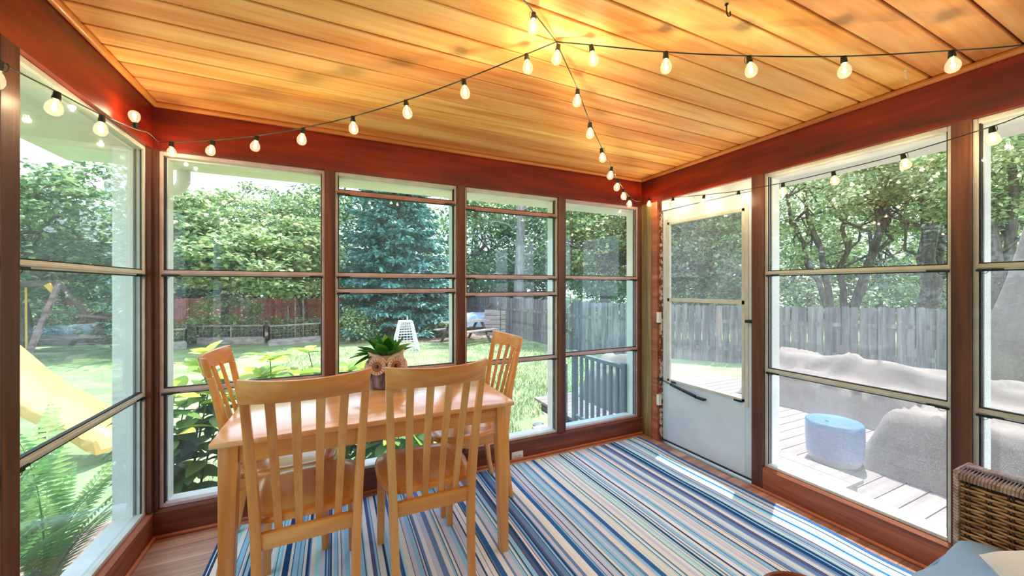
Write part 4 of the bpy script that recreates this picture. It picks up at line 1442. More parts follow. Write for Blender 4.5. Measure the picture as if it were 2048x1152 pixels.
# ------------------------------------------------------------------ fences
def fence(name, label, pts, h, mat, bw, step, shadow=False, cap='dog', rails=(0.35, 1.05)):
    t = thing(name, label, 'fence', (pts[0][0], pts[0][1], GZ))
    o = Vector((pts[0][0], pts[0][1], 0))
    m = MB()
    m.prism([(-bw / 2, 0), (bw / 2, 0), (bw / 2, h - 0.03), (bw / 2 - 0.025, h), (-bw / 2 + 0.025, h), (-bw / 2, h - 0.03)], -0.01, 0.01, lambda x, y_, z: (x, z, y_))
    me = m.mesh('board', mat)
    rf = random.Random(len(pts) + int(h * 100))
    k = 0
    for i in range(len(pts) - 1):
        a, b_ = Vector((*pts[i], 0)), Vector((*pts[i + 1], 0))
        L_ = (b_ - a).length
        dr = (b_ - a).normalized()
        nrm = Vector((-dr.y, dr.x, 0))
        s = bw / 2
        while s < L_:
            off = nrm * (0.032 if (shadow and k % 2) else 0.0)
            p = a + dr * s + off - o
            q = link('board', me, t, (p.x, p.y, 0), (0, 0, math.atan2(dr.y, dr.x)))
            q.scale = (1, 1, 1 + rf.uniform(-0.015, 0.015))
            s += step
            k += 1
        for z in rails:
            if z < h:
                MB().bar(a - o + Vector((0, 0, z)), b_ - o + Vector((0, 0, z)), 0.04, 0.09).build('rail', mat, t)
        s = 0
        while s < L_:
            p = a + dr * s - o - nrm * 0.06
            MB().box(p.x - 0.045, p.x + 0.045, p.y - 0.045, p.y + 0.045, -0.2, h - 0.06).build('post', mat, t)
            s += 2.4
    return t
P0, P1, P2 = (14.2, 0.6), (6.7, 9.0), (5.9, 17.6)
fence('plank_fence', 'weathered grey board-on-board fence beyond the deck', [P0, P1], 1.46, M['fence_grey'], 0.145, 0.160, True)
fence('plank_fence', 'long grey fence running back behind the pine trunk', [P1, P2], 1.50, M['fence_grey'], 0.13, 0.132)
far_l = ground_at(-140, 15.5, 0)
fence('plank_fence', 'red-brown stained board fence at the far end of the yard', [(far_l.x, far_l.y), P2], 1.42, M['fence_red'], 0.138, 0.14)

# ------------------------------------------------------------------ vegetable garden
def panel(parent, a, b_, z0, z1, net=True, mat=None):
    a, b_ = Vector(a), Vector(b_)
    m = MB()
    for z in (z0, z1):
        m.bar(Vector((a.x, a.y, z)), Vector((b_.x, b_.y, z)), 0.04, 0.04)
    L_ = (b_ - a).length
    n = max(1, int(L_ / 0.8))
    for i in range(n + 1):
        p = a.lerp(b_, i / n)
        m.bar(Vector((p.x, p.y, z0)), Vector((p.x, p.y, z1)), 0.04, 0.04)
    m.build('frame', mat or M['wood_grey'], parent)
    w = MB()
    k = int(L_ / 0.11)
    for i in range(k):
        p = a.lerp(b_, (i + 0.5) / k)
        w.bar(Vector((p.x, p.y, z0)), Vector((p.x, p.y, z1)), 0.004, 0.004)
    for i in range(5):
        z = z0 + (z1 - z0) * (i + 0.5) / 5
        w.bar(Vector((a.x, a.y, z)), Vector((b_.x, b_.y, z)), 0.004, 0.004)
    tag(w.build('wire_net', M['net'], parent), kind='stuff')
def garden(name, label, u0, u1, d0, d1, dback, hb=0.22, ht=0.62):
    a, b_ = ground_at(u0, d0, 0), ground_at(u1, d1, 0)
    c_, e_ = ground_at(u1, d1 + dback, 0), ground_at(u0, d0 + dback, 0)
    o = a.copy()
    t = thing(name, label, 'garden bed', (o.x, o.y, GZ))
    cs_ = [a - o, b_ - o, c_ - o, e_ - o]
    for i in range(4):
        p, q = cs_[i], cs_[(i + 1) % 4]
        MB().bar(p + Vector((0, 0, hb / 2)), q + Vector((0, 0, hb / 2)), 0.05, hb).build('side_board', M['wood_grey'], t)
        panel(t, p, q, hb, ht)
    MB().prism([(v.x, v.y) for v in cs_], 0.0, hb - 0.04).build('soil', M['soil'], t)
garden('raised_bed', 'white framed raised bed with wire sides at the left of the garden', 322, 372, 11.4, 11.8, 1.3)
garden('raised_bed', 'long raised bed with wire sides in front of the pale shrub', 395, 528, 12.6, 12.8, 1.6)
garden('raised_bed', 'raised bed with low rail running towards the middle post of the windows', 538, 640, 12.2, 13.2, 1.8, 0.2, 0.66)
for i, (u, v0, d) in enumerate(((417, 598, 13.2), (507, 596, 13.6), (576, 612, 13.4), (590, 594, 13.5), (606, 596, 13.6))):
    p = ground_at(u, d, GZ)
    q = at(u, v0, d)
    o = thing('garden_stake', ('leftmost', 'second from left', 'middle', 'fourth from left', 'rightmost')[i] + ' of the thin poles standing among the garden beds', 'pole', p, 0, 'poles in the vegetable garden')
    MB().tube([(0, 0, 0), (0.01, 0.0, (q.z - GZ) * 0.5), (0.0, 0.01, q.z - GZ)], 0.022, 6).build('pole', M['wood_grey'], o)

# white wire obelisk
ob = thing('wire_obelisk', 'white wire plant obelisk standing on the lawn behind the owl', 'plant support', ground_at(811, 11.3, GZ))
m = MB()
tw_, bw_ = 0.17, 0.36
for sx in (-1, 1):
    for sy in (-1, 1):
        m.tube([(sx * bw_, sy * bw_, 0), (sx * tw_, sy * tw_, 0.90)], 0.02, 6)
m.build('corner_legs', M['white_metal'], ob)
hz = MB()
for i in range(12):
    q = i / 11
    w = bw_ + (tw_ - bw_) * q
    z = 0.03 + 0.87 * q
    for p_, q_ in (((-w, -w, z), (w, -w, z)), ((w, -w, z), (w, w, z)), ((w, w, z), (-w, w, z)), ((-w, w, z), (-w, -w, z))):
        hz.tube([p_, q_], 0.009 if i < 11 else 0.02, 5)
for i in range(1, 6):
    f = -1 + 2 * i / 6
    for sy in (-1, 1):
        hz.tube([(f * bw_, sy * bw_, 0.02), (f * tw_, sy * tw_, 0.9)], 0.006, 4)
        hz.tube([(sy * bw_, f * bw_, 0.02), (sy * tw_, f * tw_, 0.9)], 0.006, 4)
hz.build('wire_mesh', M['white_metal'], ob)
MB().lathe([(0.03, 0.88), (0.012, 0.95), (0.02, 0.98), (0.004, 1.08)], 8, (0.05, 0, 0)).build('finial', M['white_metal'], ob)

# picnic table
pt = thing('picnic_table', 'weathered wooden picnic table beyond the lawn', 'table', ground_at(932, 13.2, GZ), 0.35)
for k in range(4):
    MB().box(-0.85, 0.85, -0.32 + k * 0.165, -0.32 + k * 0.165 + 0.15, 0.70, 0.74).build('top_plank', M['wood_grey'], pt)
for sy in (-1, 1):
    MB().box(-0.85, 0.85, sy * 0.62 - 0.13, sy * 0.62 + 0.13, 0.42, 0.46).build('bench_plank', M['wood_grey'], pt)
for sx in (-0.6, 0.6):
    for sy in (-1, 1):
        MB().bar((sx, sy * 0.62, 0.0), (sx, sy * 0.12, 0.70), 0.045, 0.09, up=(1, 0, 0)).build('leg', M['wood_brown'], pt)
    MB().box(sx - 0.02, sx + 0.02, -0.7, 0.7, 0.34, 0.42).build('cross_beam', M['wood_brown'], pt)

# upturned boat and stacked crates
bt = thing('rowing_boat', 'pale blue upturned boat resting by the far fence', 'boat', ground_at(920, 16.2, GZ), -0.30)
m = MB()
def bf(u, v):
    x = -1.35 + 2.7 * u
    w = 0.55 * (1 - max(0, (-x - 0.2) / 1.15) ** 2.2) if x < -0.2 else 0.55
    a = math.pi * v
    return (x, -w * math.cos(a) * 1.0, 0.25 + 0.58 * (1 - max(0, (-x - 0.4) / 0.95) ** 2 * 0.55 if x < -0.4 else 1) * math.sin(a) ** 0.7)
m.grid(20, 14, bf)
m.build('hull', M['boat'], bt, smooth=True, ang=70)
MB().tube([(-1.1, -0.42, 0.46), (1.33, -0.56, 0.50)], 0.02, 6).build('rub_rail', M['white_metal'], bt)
for sx in (-0.7, 0.8):
    MB().box(sx - 0.06, sx + 0.06, -0.5, 0.5, 0, 0.28).build('trestle', M['wood_brown'], bt)
cr = thing('timber_crate', 'stack of weathered timber crates filled with branches', 'crate', ground_at(1000, 15.6, GZ), -0.4)
for k in range(5):
    for (x0, x1) in ((-0.62, 0.0), (0.03, 0.45)):
        MB().box(x0, x1, -0.42, 0.42, 0.04 + k * 0.19, 0.04 + k * 0.19 + 0.17).build('slat_box', M['wood_grey'], cr)
for k in range(2):
    MB().box(-0.1, 0.5, 0.1, 0.5, 1.0 + k * 0.17, 1.15 + k * 0.17).build('slat_box', M['wood_grey'], cr)
m = MB()
rb_ = random.Random(3)
for k in range(70):
    p = Vector((rb_.uniform(-0.6, 0.2), rb_.uniform(-0.4, 0.1), rb_.uniform(0.98, 1.2)))
    q = p + Vector((rb_.uniform(-0.2, 0.2), rb_.uniform(-0.2, 0.2), rb_.uniform(-0.03, 0.08)))
    m.tube([p, q], 0.012, 5)
tag(m.build('branches', M['bark'], cr), kind='stuff')

# neighbour house beyond the right windows
nh = thing('neighbour_house', 'low neighbouring house with a brown shingled roof beyond the fence', 'house', at(2030, 574, 24) - Vector((0, 0, CAM_Z - GZ)), -0.75)
MB().box(-4, 4, -3, 3, 0, 4.0).build('wall', M['siding'], nh)
m = MB(); m.hexa([(-4.6, -3.6, 4.0), (4.6, -3.6, 4.0), (4.6, 3.6, 4.0), (-4.6, 3.6, 4.0), (-2.0, -0.1, 5.1), (2.0, -0.1, 5.1), (2.0, 0.1, 5.1), (-2.0, 0.1, 5.1)])
m.build('roof', M['shingle'], nh)
MB().box(-4.65, 4.65, -3.65, 3.65, 3.82, 4.02).build('fascia', M['white_trim'], nh)

# ------------------------------------------------------------------ swing set and slide on the left
sw = thing('swing_set', 'dark timber swing frame standing on the lawn outside the left window', 'swing', (0, 0, 0))
A_, B_ = at(-150, 566, 10.0), at(118, 567, 9.6)
MB().bar(A_, B_, 0.10, 0.14).build('top_beam', M['wood_brown'], sw)
f1 = ground_at(243, 10.6, GZ)
f2 = ground_at(40, 8.4, GZ)
MB().bar(B_, f1, 0.10, 0.10).build('leg', M['wood_brown'], sw)
MB().bar(B_, f2, 0.09, 0.09).build('leg', M['wood_brown'], sw)
MB().bar(at(85, 620, 9.5), at(245, 640, 10.2), 0.05, 0.05).build('cross_brace', M['wood_brown'], sw)
MB().bar(B_ + Vector((-0.2, 0, -0.02)), B_ + Vector((-0.05, 0, -0.24)), 0.10, 0.12).build('bracket', M['rope'], sw)
T_ = at(52, 575, 9.7)
MB().tube([T_, at(53, 720, 9.7)], 0.022, 6).build('chain', M['rope'], sw)
sq_ = at(50, 732, 9.7)
MB().bar(sq_ + Vector((-0.3, -0.1, -0.1)), sq_ + Vector((0.04, 0.05, 0.06)), 0.18, 0.05).build('swing_seat', M['wood_brown'], sw)
sd = thing('yellow_slide', 'yellow plastic slide chute coming down outside the left window', 'slide', (0, 0, 0))
m = MB()
path = [(at(-60, 690, 4.6)), at(0, 742, 4.45), at(60, 792, 4.35), at(120, 826, 4.25), at(170, 852, 4.2), at(215, 880, 4.2), at(240, 890, 4.2)]
prof = [(-0.27, 0.13), (-0.25, 0.15), (-0.23, 0.13), (-0.19, 0.03), (0.0, 0.0), (0.19, 0.03), (0.23, 0.13), (0.25, 0.15), (0.27, 0.13), (0.24, -0.01), (0.0, -0.035), (-0.24, -0.01)]
def smooth_path(P, k=5):
    out = []
    for i in range(len(P) - 1):
        p0, p1, p2, p3 = P[max(i - 1, 0)], P[i], P[i + 1], P[min(i + 2, len(P) - 1)]
        for j in range(k):
            q = j / k
            out.append(0.5 * ((2 * p1) + (p2 - p0) * q + (2 * p0 - 5 * p1 + 4 * p2 - p3) * q * q + (3 * p1 - p0 - 3 * p2 + p3) * q ** 3))
    out.append(P[-1])
    return out
pp = smooth_path(path)
vs = []
for i, p in enumerate(pp):
    t = (pp[min(i + 1, len(pp) - 1)] - pp[max(i - 1, 0)])
    th = Vector((t.x, t.y, 0)).normalized()
    side = Vector((-th.y, th.x, 0))
    for a, b_ in prof:
        vs.append(p + side * a + Vector((0, 0, b_)))
n = len(prof)
fs = [(i * n + k, i * n + (k + 1) % n, (i + 1) * n + (k + 1) % n, (i + 1) * n + k) for i in range(len(pp) - 1) for k in range(n)]
fs += [tuple(range(n)), tuple((len(pp) - 1) * n + k for k in range(n))]
m.add(vs, fs)
m.build('chute', M['slide'], sd, smooth=True, ang=60)
for i in (3, 12):
    MB().tube([pp[i] + Vector((0, 0, -0.03)), Vector((pp[i].x, pp[i].y, GZ))], 0.03, 8).build('support_post', M['wood_brown'], sd)
tp = pp[0] + Vector((-0.75, 0.25, 0.0))
for k in range(5):
    MB().box(tp.x - 0.5, tp.x + 0.5, tp.y - 0.5 + k * 0.2, tp.y - 0.5 + k * 0.2 + 0.185, pp[0].z - 0.06, pp[0].z - 0.02).build('platform_board', M['wood_brown'], sd)
for ax in (-0.46, 0.46):
    for ay in (-0.46, 0.46):
        MB().box(tp.x + ax - 0.045, tp.x + ax + 0.045, tp.y + ay - 0.045, tp.y + ay + 0.045, GZ, pp[0].z + 0.75).build('platform_post', M['wood_brown'], sd)
bd = thing('shade_band', 'dark bars put in for the shaded strip of garden behind the swing', 'shade band', ground_at(40, 11.2, GZ))  # dark bars added where the garden only lies in shade
for k, (u0, u1, d) in enumerate(((-60, 150, 12.2), (150, 262, 12.8))):
    o = bd.location
    MB().bar(ground_at(u0, d, GZ + 0.1) - o, ground_at(u1, d + 0.2, GZ + 0.1) - o, 0.12, 0.2).build('timber', M['wood_brown'], bd)
#PART4
# ------------------------------------------------------------------ foliage helpers
def leaf_quads(pos, nrm, tan, size, width):
    """rhombic leaves: base, side, tip, side"""
    n = len(pos)
    nrm = nrm / np.linalg.norm(nrm, axis=1, keepdims=True)
    tan = tan - nrm * np.sum(tan * nrm, 1, keepdims=True)
    tan = tan / np.linalg.norm(tan, axis=1, keepdims=True)
    bi = np.cross(nrm, tan)
    s = size[:, None]
    V = np.empty((n, 4, 3))
    V[:, 0] = pos
    V[:, 1] = pos + tan * s * 0.45 + bi * s * width + nrm * s * 0.06
    V[:, 2] = pos + tan * s - nrm * s * 0.10
    V[:, 3] = pos + tan * s * 0.45 - bi * s * width + nrm * s * 0.06
    return V.reshape(-1, 3), np.arange(n * 4).reshape(n, 4)

def leaf_clusters(rng, centers, rad, per, size, flat=0.5, width=0.32, droop=0.25, tilt=0.55):
    N = len(centers)
    c = np.repeat(centers, per, 0)
    n = len(c)
    off = rng.normal(0, 1, (n, 3)) * np.array([rad, rad, rad * flat]) * 0.55
    nrm = np.array([0, 0, 1.0]) + rng.normal(0, tilt, (n, 3))
    tan = rng.normal(0, 1, (n, 3)) + off / rad * 0.6
    tan[:, 2] = -np.abs(tan[:, 2]) * droop - droop
    sz = size * rng.uniform(0.65, 1.25, n)
    return leaf_quads(c + off, nrm, tan, sz, width)

def blob_points(rng, c, r, n, shell=0.55):
    d = rng.normal(0, 1, (n, 3))
    d /= np.linalg.norm(d, axis=1, keepdims=True)
    q = rng.uniform(shell, 1.0, n) ** 0.8
    return np.array(c) + d * q[:, None] * np.array(r)

def branch_path(rng, a, b_, wob=0.12, n=6):
    a, b_ = np.array(a, float), np.array(b_, float)
    L_ = np.linalg.norm(b_ - a)
    pts = []
    for i in range(n + 1):
        q = i / n
        p = a + (b_ - a) * q + rng.normal(0, wob * L_ / n, 3) * (0 < i < n)
        pts.append(tuple(p))
    return pts

def canopy(label, u, d, mat, group):
    return tree('forest_tree', label, ground_at(u, d, GZ), at(u, 520, d), [B(u, 540, d, 3.0, 1.6, 0.8), B(u - 20, 610, d, 3.2, 1.0, 0.5)], mat, 24, 90, 0.32, 0.75, tr=0.2, group=group, branches=2)
tree_n = [0]
def tree(name, label, base, trunk, blobs, leafmat, per=26, nclus=120, size=0.16, crad=0.38, bark=None, tr=0.16, group=None, branches=5, flat=0.45, tilt=0.55, stems=None, seed=None):
    """trunk: end point of trunk; blobs: list of (centre, radii, share)"""
    tree_n[0] += 1
    rng = np.random.default_rng(seed or 100 + tree_n[0])
    t = thing(name, label, 'tree' if 'shrub' not in name else 'shrub', base, 0, group)
    o = Vector(base)
    bark = bark or M['bark']
    m = MB()
    ends = []
    for (e, r0) in (stems or [(trunk, tr)]):
        pts = branch_path(rng, Vector((0, 0, -0.1)), Vector(e) - o, 0.09, 8)
        m.tube(pts, [r0 * (1.25 if i == 0 else 1 - 0.075 * i) for i in range(len(pts))], 9)
        ends.append((pts, r0))
    V, F = [], []
    k = 0
    for c, r, share in blobs:
        cl = blob_points(rng, Vector(c) - o, r, max(4, int(nclus * share)))
        a, b_ = leaf_clusters(rng, cl, crad, per, size, flat, tilt=tilt)
        V.append(a); F.append(b_ + k); k += len(a)
        pts, r0 = ends[len(V) % len(ends)]
        for j in range(branches):
            q = cl[rng.integers(0, len(cl))]
            s = pts[rng.integers(len(pts) // 2, len(pts))]
            bp = branch_path(rng, s, q, 0.35, 5)
            m.tube(bp, [r0 * 0.38 * (1 - 0.16 * i) for i in range(len(bp))], 6)
    m.build('trunk', bark, t, smooth=True, ang=80)
    f = link('foliage', quads_mesh('foliage', np.concatenate(V), np.concatenate(F), leafmat), t)
    tag(f, kind='stuff')
    return t

# ------------------------------------------------------------------ trees
def B(u, v, d, ru, rv, share=1.0, rd=None):
    """crown blob centred in direction u,v at depth d, with half sizes given in metres"""
    return (at(u, v, d), (ru, rd or ru, rv), share)
G1 = 'trees behind the garden and fences'
# left window
tree('maple_tree', 'broad maple filling the left window behind the swing frame', ground_at(40, 11.5, GZ), at(60, 480, 11.0), [B(60, 470, 10.6, 2.2, 1.7), B(170, 420, 11.5, 1.7, 1.4, 0.7), B(-110, 450, 10.5, 2.2, 2.0, 0.7), B(180, 560, 11.8, 1.4, 1.0, 0.5)], M['leaf_mid'], 60, 70, 0.20, 0.50, tr=0.17, flat=0.25, tilt=0.4)
tree('maple_tree', 'darker maple crown behind the left window maple', ground_at(150, 17, GZ), at(150, 430, 17), [B(60, 520, 17, 3.6, 2.4), B(240, 500, 17.5, 3.4, 2.6), B(-150, 480, 16, 4, 3.2)], M['leaf_dark'], 26, 120, 0.26, 0.65, tr=0.2)
# first back window
tree('maple_tree', 'sunlit pale maple hanging over the garden beds in the first back window', ground_at(455, 13.8, GZ), at(440, 470, 13.2), [B(400, 505, 11.8, 1.5, 1.15, 1.2), B(500, 520, 12.0, 1.6, 1.1, 1.2), B(450, 440, 13.0, 1.7, 0.9, 1.0), B(555, 555, 12.4, 1.0, 0.6, 0.5), B(350, 440, 12.2, 1.0, 0.9, 0.7), B(600, 500, 13.0, 1.0, 1.1, 0.7)], M['leaf_pale'], 60, 62, 0.19, 0.46, tr=0.15, flat=0.22, tilt=0.40)
tree('ash_tree', 'airy tree with red-tinged seed clusters at the top of the first back window', ground_at(610, 15.5, GZ), at(560, 420, 14.5), [B(560, 445, 15, 1.5, 0.9, 0.8), B(620, 420, 14.5, 1.2, 0.9, 0.8), B(520, 400, 16, 1.2, 0.7, 0.5), B(640, 520, 15, 1.3, 1.6, 0.8)], M['leaf_mid'], 26, 70, 0.15, 0.36, tr=0.11)
tree('forest_tree', 'tall green tree behind the red-brown fence, left of the pale maple', ground_at(330, 20, GZ), at(330, 420, 20), [B(340, 520, 19.5, 3.2, 2.4), B(300, 600, 19, 3, 1.6, 0.7), B(390, 450, 21, 2.4, 1.6, 0.6)], M['leaf_mid'], 26, 130, 0.25, 0.6, tr=0.2, group=G1)
tree('forest_tree', 'dark leafy tree behind the red-brown fence in the middle of the first back window', ground_at(490, 21, GZ), at(490, 430, 21), [B(470, 540, 20, 3, 2.0), B(560, 500, 21, 2.8, 2.2), B(500, 590, 20, 3.4, 1.2, 0.6)], M['leaf_dark'], 26, 130, 0.25, 0.6, tr=0.2, group=G1)
tree('forest_tree', 'leafy tree beyond the fence between the pale maple and the spruce', ground_at(650, 20, GZ), at(650, 380, 20), [B(650, 480, 20, 2.6, 3.0), B(640, 580, 19, 2.4, 1.5, 0.7), B(700, 430, 22, 2.6, 3.0, 0.8)], M['leaf_dark'], 26, 140, 0.24, 0.6, tr=0.2, group=G1)

def spruce(name, label, base, height, r_base, seed, mat, skip=0.0):
    rng = np.random.default_rng(seed)
    t = thing(name, label, 'tree', base)
    MB().tube([(0, 0, -0.1), (0.03, 0.02, height * 0.5), (0, 0, height)], [0.17, 0.11, 0.01], 9).build('trunk', M['bark'], t, smooth=True, ang=80)
    P, Nn, T, S = [], [], [], []
    br = MB()
    z = 0.25
    while z < height - 0.15:
        q = z / height
        R_ = r_base * (1 - q) ** 0.85 + 0.1
        nb = int(7 + 6 * (1 - q))
        a0 = rng.uniform(0, 6.28)
        for b_ in range(nb):
            if rng.random() < skip:
                continue
            a = a0 + 2 * math.pi * b_ / nb + rng.normal(0, 0.15)
            L_ = R_ * rng.uniform(0.75, 1.12)
            zb = z + rng.normal(0, 0.08)
            nn = max(4, int(L_ / 0.12))
            for i in range(nn):
                f = (i + 0.6) / nn
                x = L_ * f
                zz = zb - 0.30 * x * (0.6 + 0.4 * f) + 0.10 * x * f * f * 2
                c = np.array([x * math.cos(a), x * math.sin(a), zz])
                k = int(9 + 9 * (1 - abs(2 * f - 1.1)))
                side = np.array([-math.sin(a), math.cos(a), 0])
                outd = np.array([math.cos(a), math.sin(a), -0.25])
                w = 0.30 * L_ * (1 - f) ** 0.6 * 0.55 + 0.08
                for _ in range(k):
                    s = rng.uniform(-1, 1)
                    P.append(c + side * s * w + rng.normal(0, 0.025, 3) - np.array([0, 0, abs(s) * 0.10 * w + rng.uniform(0, 0.05)]))
                    T.append(outd * 0.9 + side * s * 0.9 + np.array([0, 0, -0.35]) + rng.normal(0, 0.2, 3))
                    Nn.append(np.array([0, 0, 1.0]) + rng.normal(0, 0.35, 3))
                    S.append(rng.uniform(0.16, 0.30))
        z += 0.23 + 0.05 * rng.random()
    V, F = leaf_quads(np.array(P), np.array(Nn), np.array(T), np.array(S), 0.24)
    f = link('foliage', quads_mesh('foliage', V, F, mat), t)
    tag(f, kind='stuff')
    return t
spruce('spruce_tree', 'big blue spruce with drooping boughs behind the second back window', ground_at(792, 15.6, GZ), 9.6, 2.75, 31, M['spruce'])

# bare-trunked pine
pb = ground_at(1036, 15.0, GZ)
pn = thing('pine_tree', 'tall pine with a bare grey trunk and dead side branches', 'tree', pb)
m = MB()
m.tube([(0, 0, -0.1), (0.02, 0, 1.2), (0.06, 0, 2.6), (0.14, 0.05, 4.2), (0.18, 0.05, 6.0), (0.2, 0.05, 8.5)], [0.24, 0.21, 0.19, 0.17, 0.13, 0.05], 12)
rngp = np.random.default_rng(8)
tipz = []
for zz, a, L_ in ((2.2, 2.9, 2.1), (2.55, 0.4, 0.9), (2.9, 3.6, 1.4), (3.2, 6.0, 1.6), (3.6, 2.6, 1.6), (3.9, 0.2, 1.8), (4.3, 3.3, 1.7), (4.6, 1.2, 1.4), (4.9, 5.2, 1.5)):
    e = (0.1 + L_ * math.cos(a), L_ * math.sin(a) * 0.6, zz + 0.35 * L_ * 0.5)
    m.tube(branch_path(rngp, (0.08, 0, zz), e, 0.3, 5), [0.05, 0.04, 0.03, 0.022, 0.016, 0.01], 6)
    tipz.append(e)
m.build('trunk', M['bark_pine'], pn, smooth=True, ang=80)
cl = np.concatenate([np.array(tipz)[4:] + rngp.normal(0, 0.35, (5, 3)) for _ in range(5)] + [blob_points(rngp, (0.2, 0, 6.4), (1.6, 1.6, 2.0), 50)])
V, F = leaf_clusters(rngp, cl, 0.4, 26, 0.16, 0.4, 0.14)
tag(link('foliage', quads_mesh('foliage', V, F, M['pine']), pn), kind='stuff')

tree('forest_tree', 'dense green tree beyond the far fence, left of the bare pine trunk', ground_at(950, 21, GZ), at(950, 400, 21), [B(940, 470, 21, 2.8, 3.0), B(960, 570, 20, 2.6, 1.4, 0.7), B(1010, 420, 22, 2.6, 2.6, 0.8)], M['leaf_mid'], 26, 150, 0.24, 0.6, tr=0.2, group=G1)
tree('forest_tree', 'dark green tree beyond the fence, right of the bare pine trunk', ground_at(1100, 19, GZ), at(1100, 400, 19), [B(1090, 460, 19, 2.6, 2.8), B(1060, 555, 18.5, 2.4, 1.2, 0.7), B(1140, 430, 20, 2.4, 2.4, 0.8)], M['leaf_dark'], 26, 150, 0.23, 0.58, tr=0.2, group=G1)
tree('oak_tree', 'spreading tree filling the narrow back right window', ground_at(1215, 14.5, GZ), at(1200, 470, 14.2), [B(1175, 500, 14, 1.7, 1.5), B(1250, 450, 14.2, 1.7, 1.3), B(1160, 430, 15, 1.6, 1.2, 0.8), B(1230, 555, 14.5, 1.7, 0.8, 0.7)], M['leaf_mid'], 50, 110, 0.15, 0.42, tr=0.2, seed=77)
tree('oak_tree', 'dense low-hanging tree framed by the storm door glass', ground_at(1420, 13.4, GZ), at(1400, 480, 13.2), [B(1360, 520, 13, 1.6, 1.4), B(1440, 500, 12.6, 1.7, 1.6), B(1400, 430, 13.2, 2.0, 1.0), B(1390, 585, 13, 1.9, 0.7, 0.7), B(1310, 460, 13.5, 1.4, 1.5, 0.7)], M['leaf_mid'], 50, 110, 0.145, 0.40, tr=0.2)
# right windows: leaning dark trunks
tree('oak_tree', 'cluster of dark leaning trunks behind the fence in the large right window', ground_at(1680, 12.6, GZ), None,
     [B(1600, 400, 12.6, 1.8, 1.0), B(1700, 370, 13, 2.0, 1.0), B(1800, 350, 12.5, 1.9, 1.1), B(1580, 500, 13.5, 1.4, 0.7, 0.5), B(1740, 450, 14, 1.8, 0.9, 0.5), B(1660, 300, 12.5, 2.0, 0.8, 0.6)],
     M['leaf_pale'], 46, 78, 0.14, 0.42, stems=[(at(1610, 380, 12.4), 0.13), (at(1690, 380, 12.8), 0.12), (at(1800, 330, 12.2), 0.17), (at(1560, 360, 12.6), 0.10)], branches=4)
tree('oak_tree', 'thick upright trunk at the right side of the large right window', ground_at(1853, 11.8, GZ), None,
     [B(1850, 340, 11.8, 1.7, 1.1), B(1900, 420, 12.2, 1.5, 1.0, 0.6), B(1800, 430, 12.5, 1.4, 0.8, 0.5)], M['leaf_pale'], 46, 66, 0.14, 0.42, stems=[(at(1850, 330, 11.6), 0.30), (at(1905, 340, 11.6), 0.14)], branches=4)
tree('oak_tree', 'forked dark trunk with pale leaves in the rightmost window', ground_at(1992, 9.2, GZ), None,
     [B(1990, 330, 9.4, 1.5, 0.9), B(2060, 260, 9, 1.8, 1.0), B(1960, 420, 9.8, 0.9, 0.6, 0.5), B(2080, 400, 10, 1.4, 0.9, 0.6)], M['leaf_pale'], 50, 90, 0.12, 0.4, stems=[(at(1985, 400, 9.2), 0.2), (at(2045, 270, 9.0), 0.15), (at(1940, 330, 9.4), 0.08)], branches=4)
for i, (u, d, lab) in enumerate(((1330, 19, 'far tree behind the storm door tree'), (1500, 19, 'far tree showing left in the large right window'), (1620, 20, 'far tree behind the leaning trunks'), (1760, 19, 'far tree behind the middle of the large right window'), (1880, 18, 'far tree behind the thick upright trunk'), (2010, 18, 'far tree behind the rightmost forked trunk'), (2150, 17, 'far tree at the right edge of the view'))):
    tree('forest_tree', lab + ', beyond the grey fence', ground_at(u, d, GZ), at(u, 450, d), [B(u, 500, d, 2.4, 1.9), B(u + 40, 590, d - 1, 2.4, 0.9, 0.5), B(u - 30, 400, d + 1, 2.4, 1.8, 0.7)], M['leaf_mid'] if i % 2 else M['leaf_pale'], 30, 66, 0.20, 0.6, tr=0.17, group=G1)

for i, (u, w) in enumerate(((-60, 'behind the swing seat'), (90, 'behind the swing frame leg'), (230, 'seen past the porch corner'), (400, 'left of the middle of the first back window'), (560, 'right of the middle of the first back window'), (720, 'left of the blue spruce'), (880, 'right of the blue spruce'), (1020, 'straight behind the bare pine trunk'), (1160, 'behind the ivy clump'), (1290, 'behind the room corner post'), (1440, 'behind the storm door glass'), (1590, 'low behind the leaning trunks'), (1730, 'low right of the leaning trunks'), (1870, 'low behind the thick trunk'), (2010, 'low behind the folded umbrella'))):
    canopy('distant low tree in the woods, ' + w, u, 24.0 if u > 300 else 21.0, M['leaf_dark'] if i % 2 else M['leaf_mid'], G1)

for (x, y_, lab) in ((-13.0, 13.5, 'leafy tree at the far left corner of the yard'), (-15.0, 8.5, 'leafy tree left of the yard, level with the slide'), (-15.5, 3.0, 'leafy tree left of the yard, level with the porch'), (-14.0, -3.0, 'leafy tree left of the yard, behind the porch'), (16.5, -4.0, 'leafy tree at the far right behind the deck')):
    c = Vector((x, y_, 2.0))
    tree('forest_tree', lab, (x, y_, GZ), c, [(c, (3.2, 3.2, 2.4), 1.0), (c + Vector((0.8, 0.6, -1.6)), (3.0, 3.0, 1.2), 0.5), (c + Vector((-0.5, 0.4, 2.0)), (2.4, 2.4, 1.8), 0.7)], M['leaf_mid'], 26, 110, 0.27, 0.65, tr=0.2, group=G1)

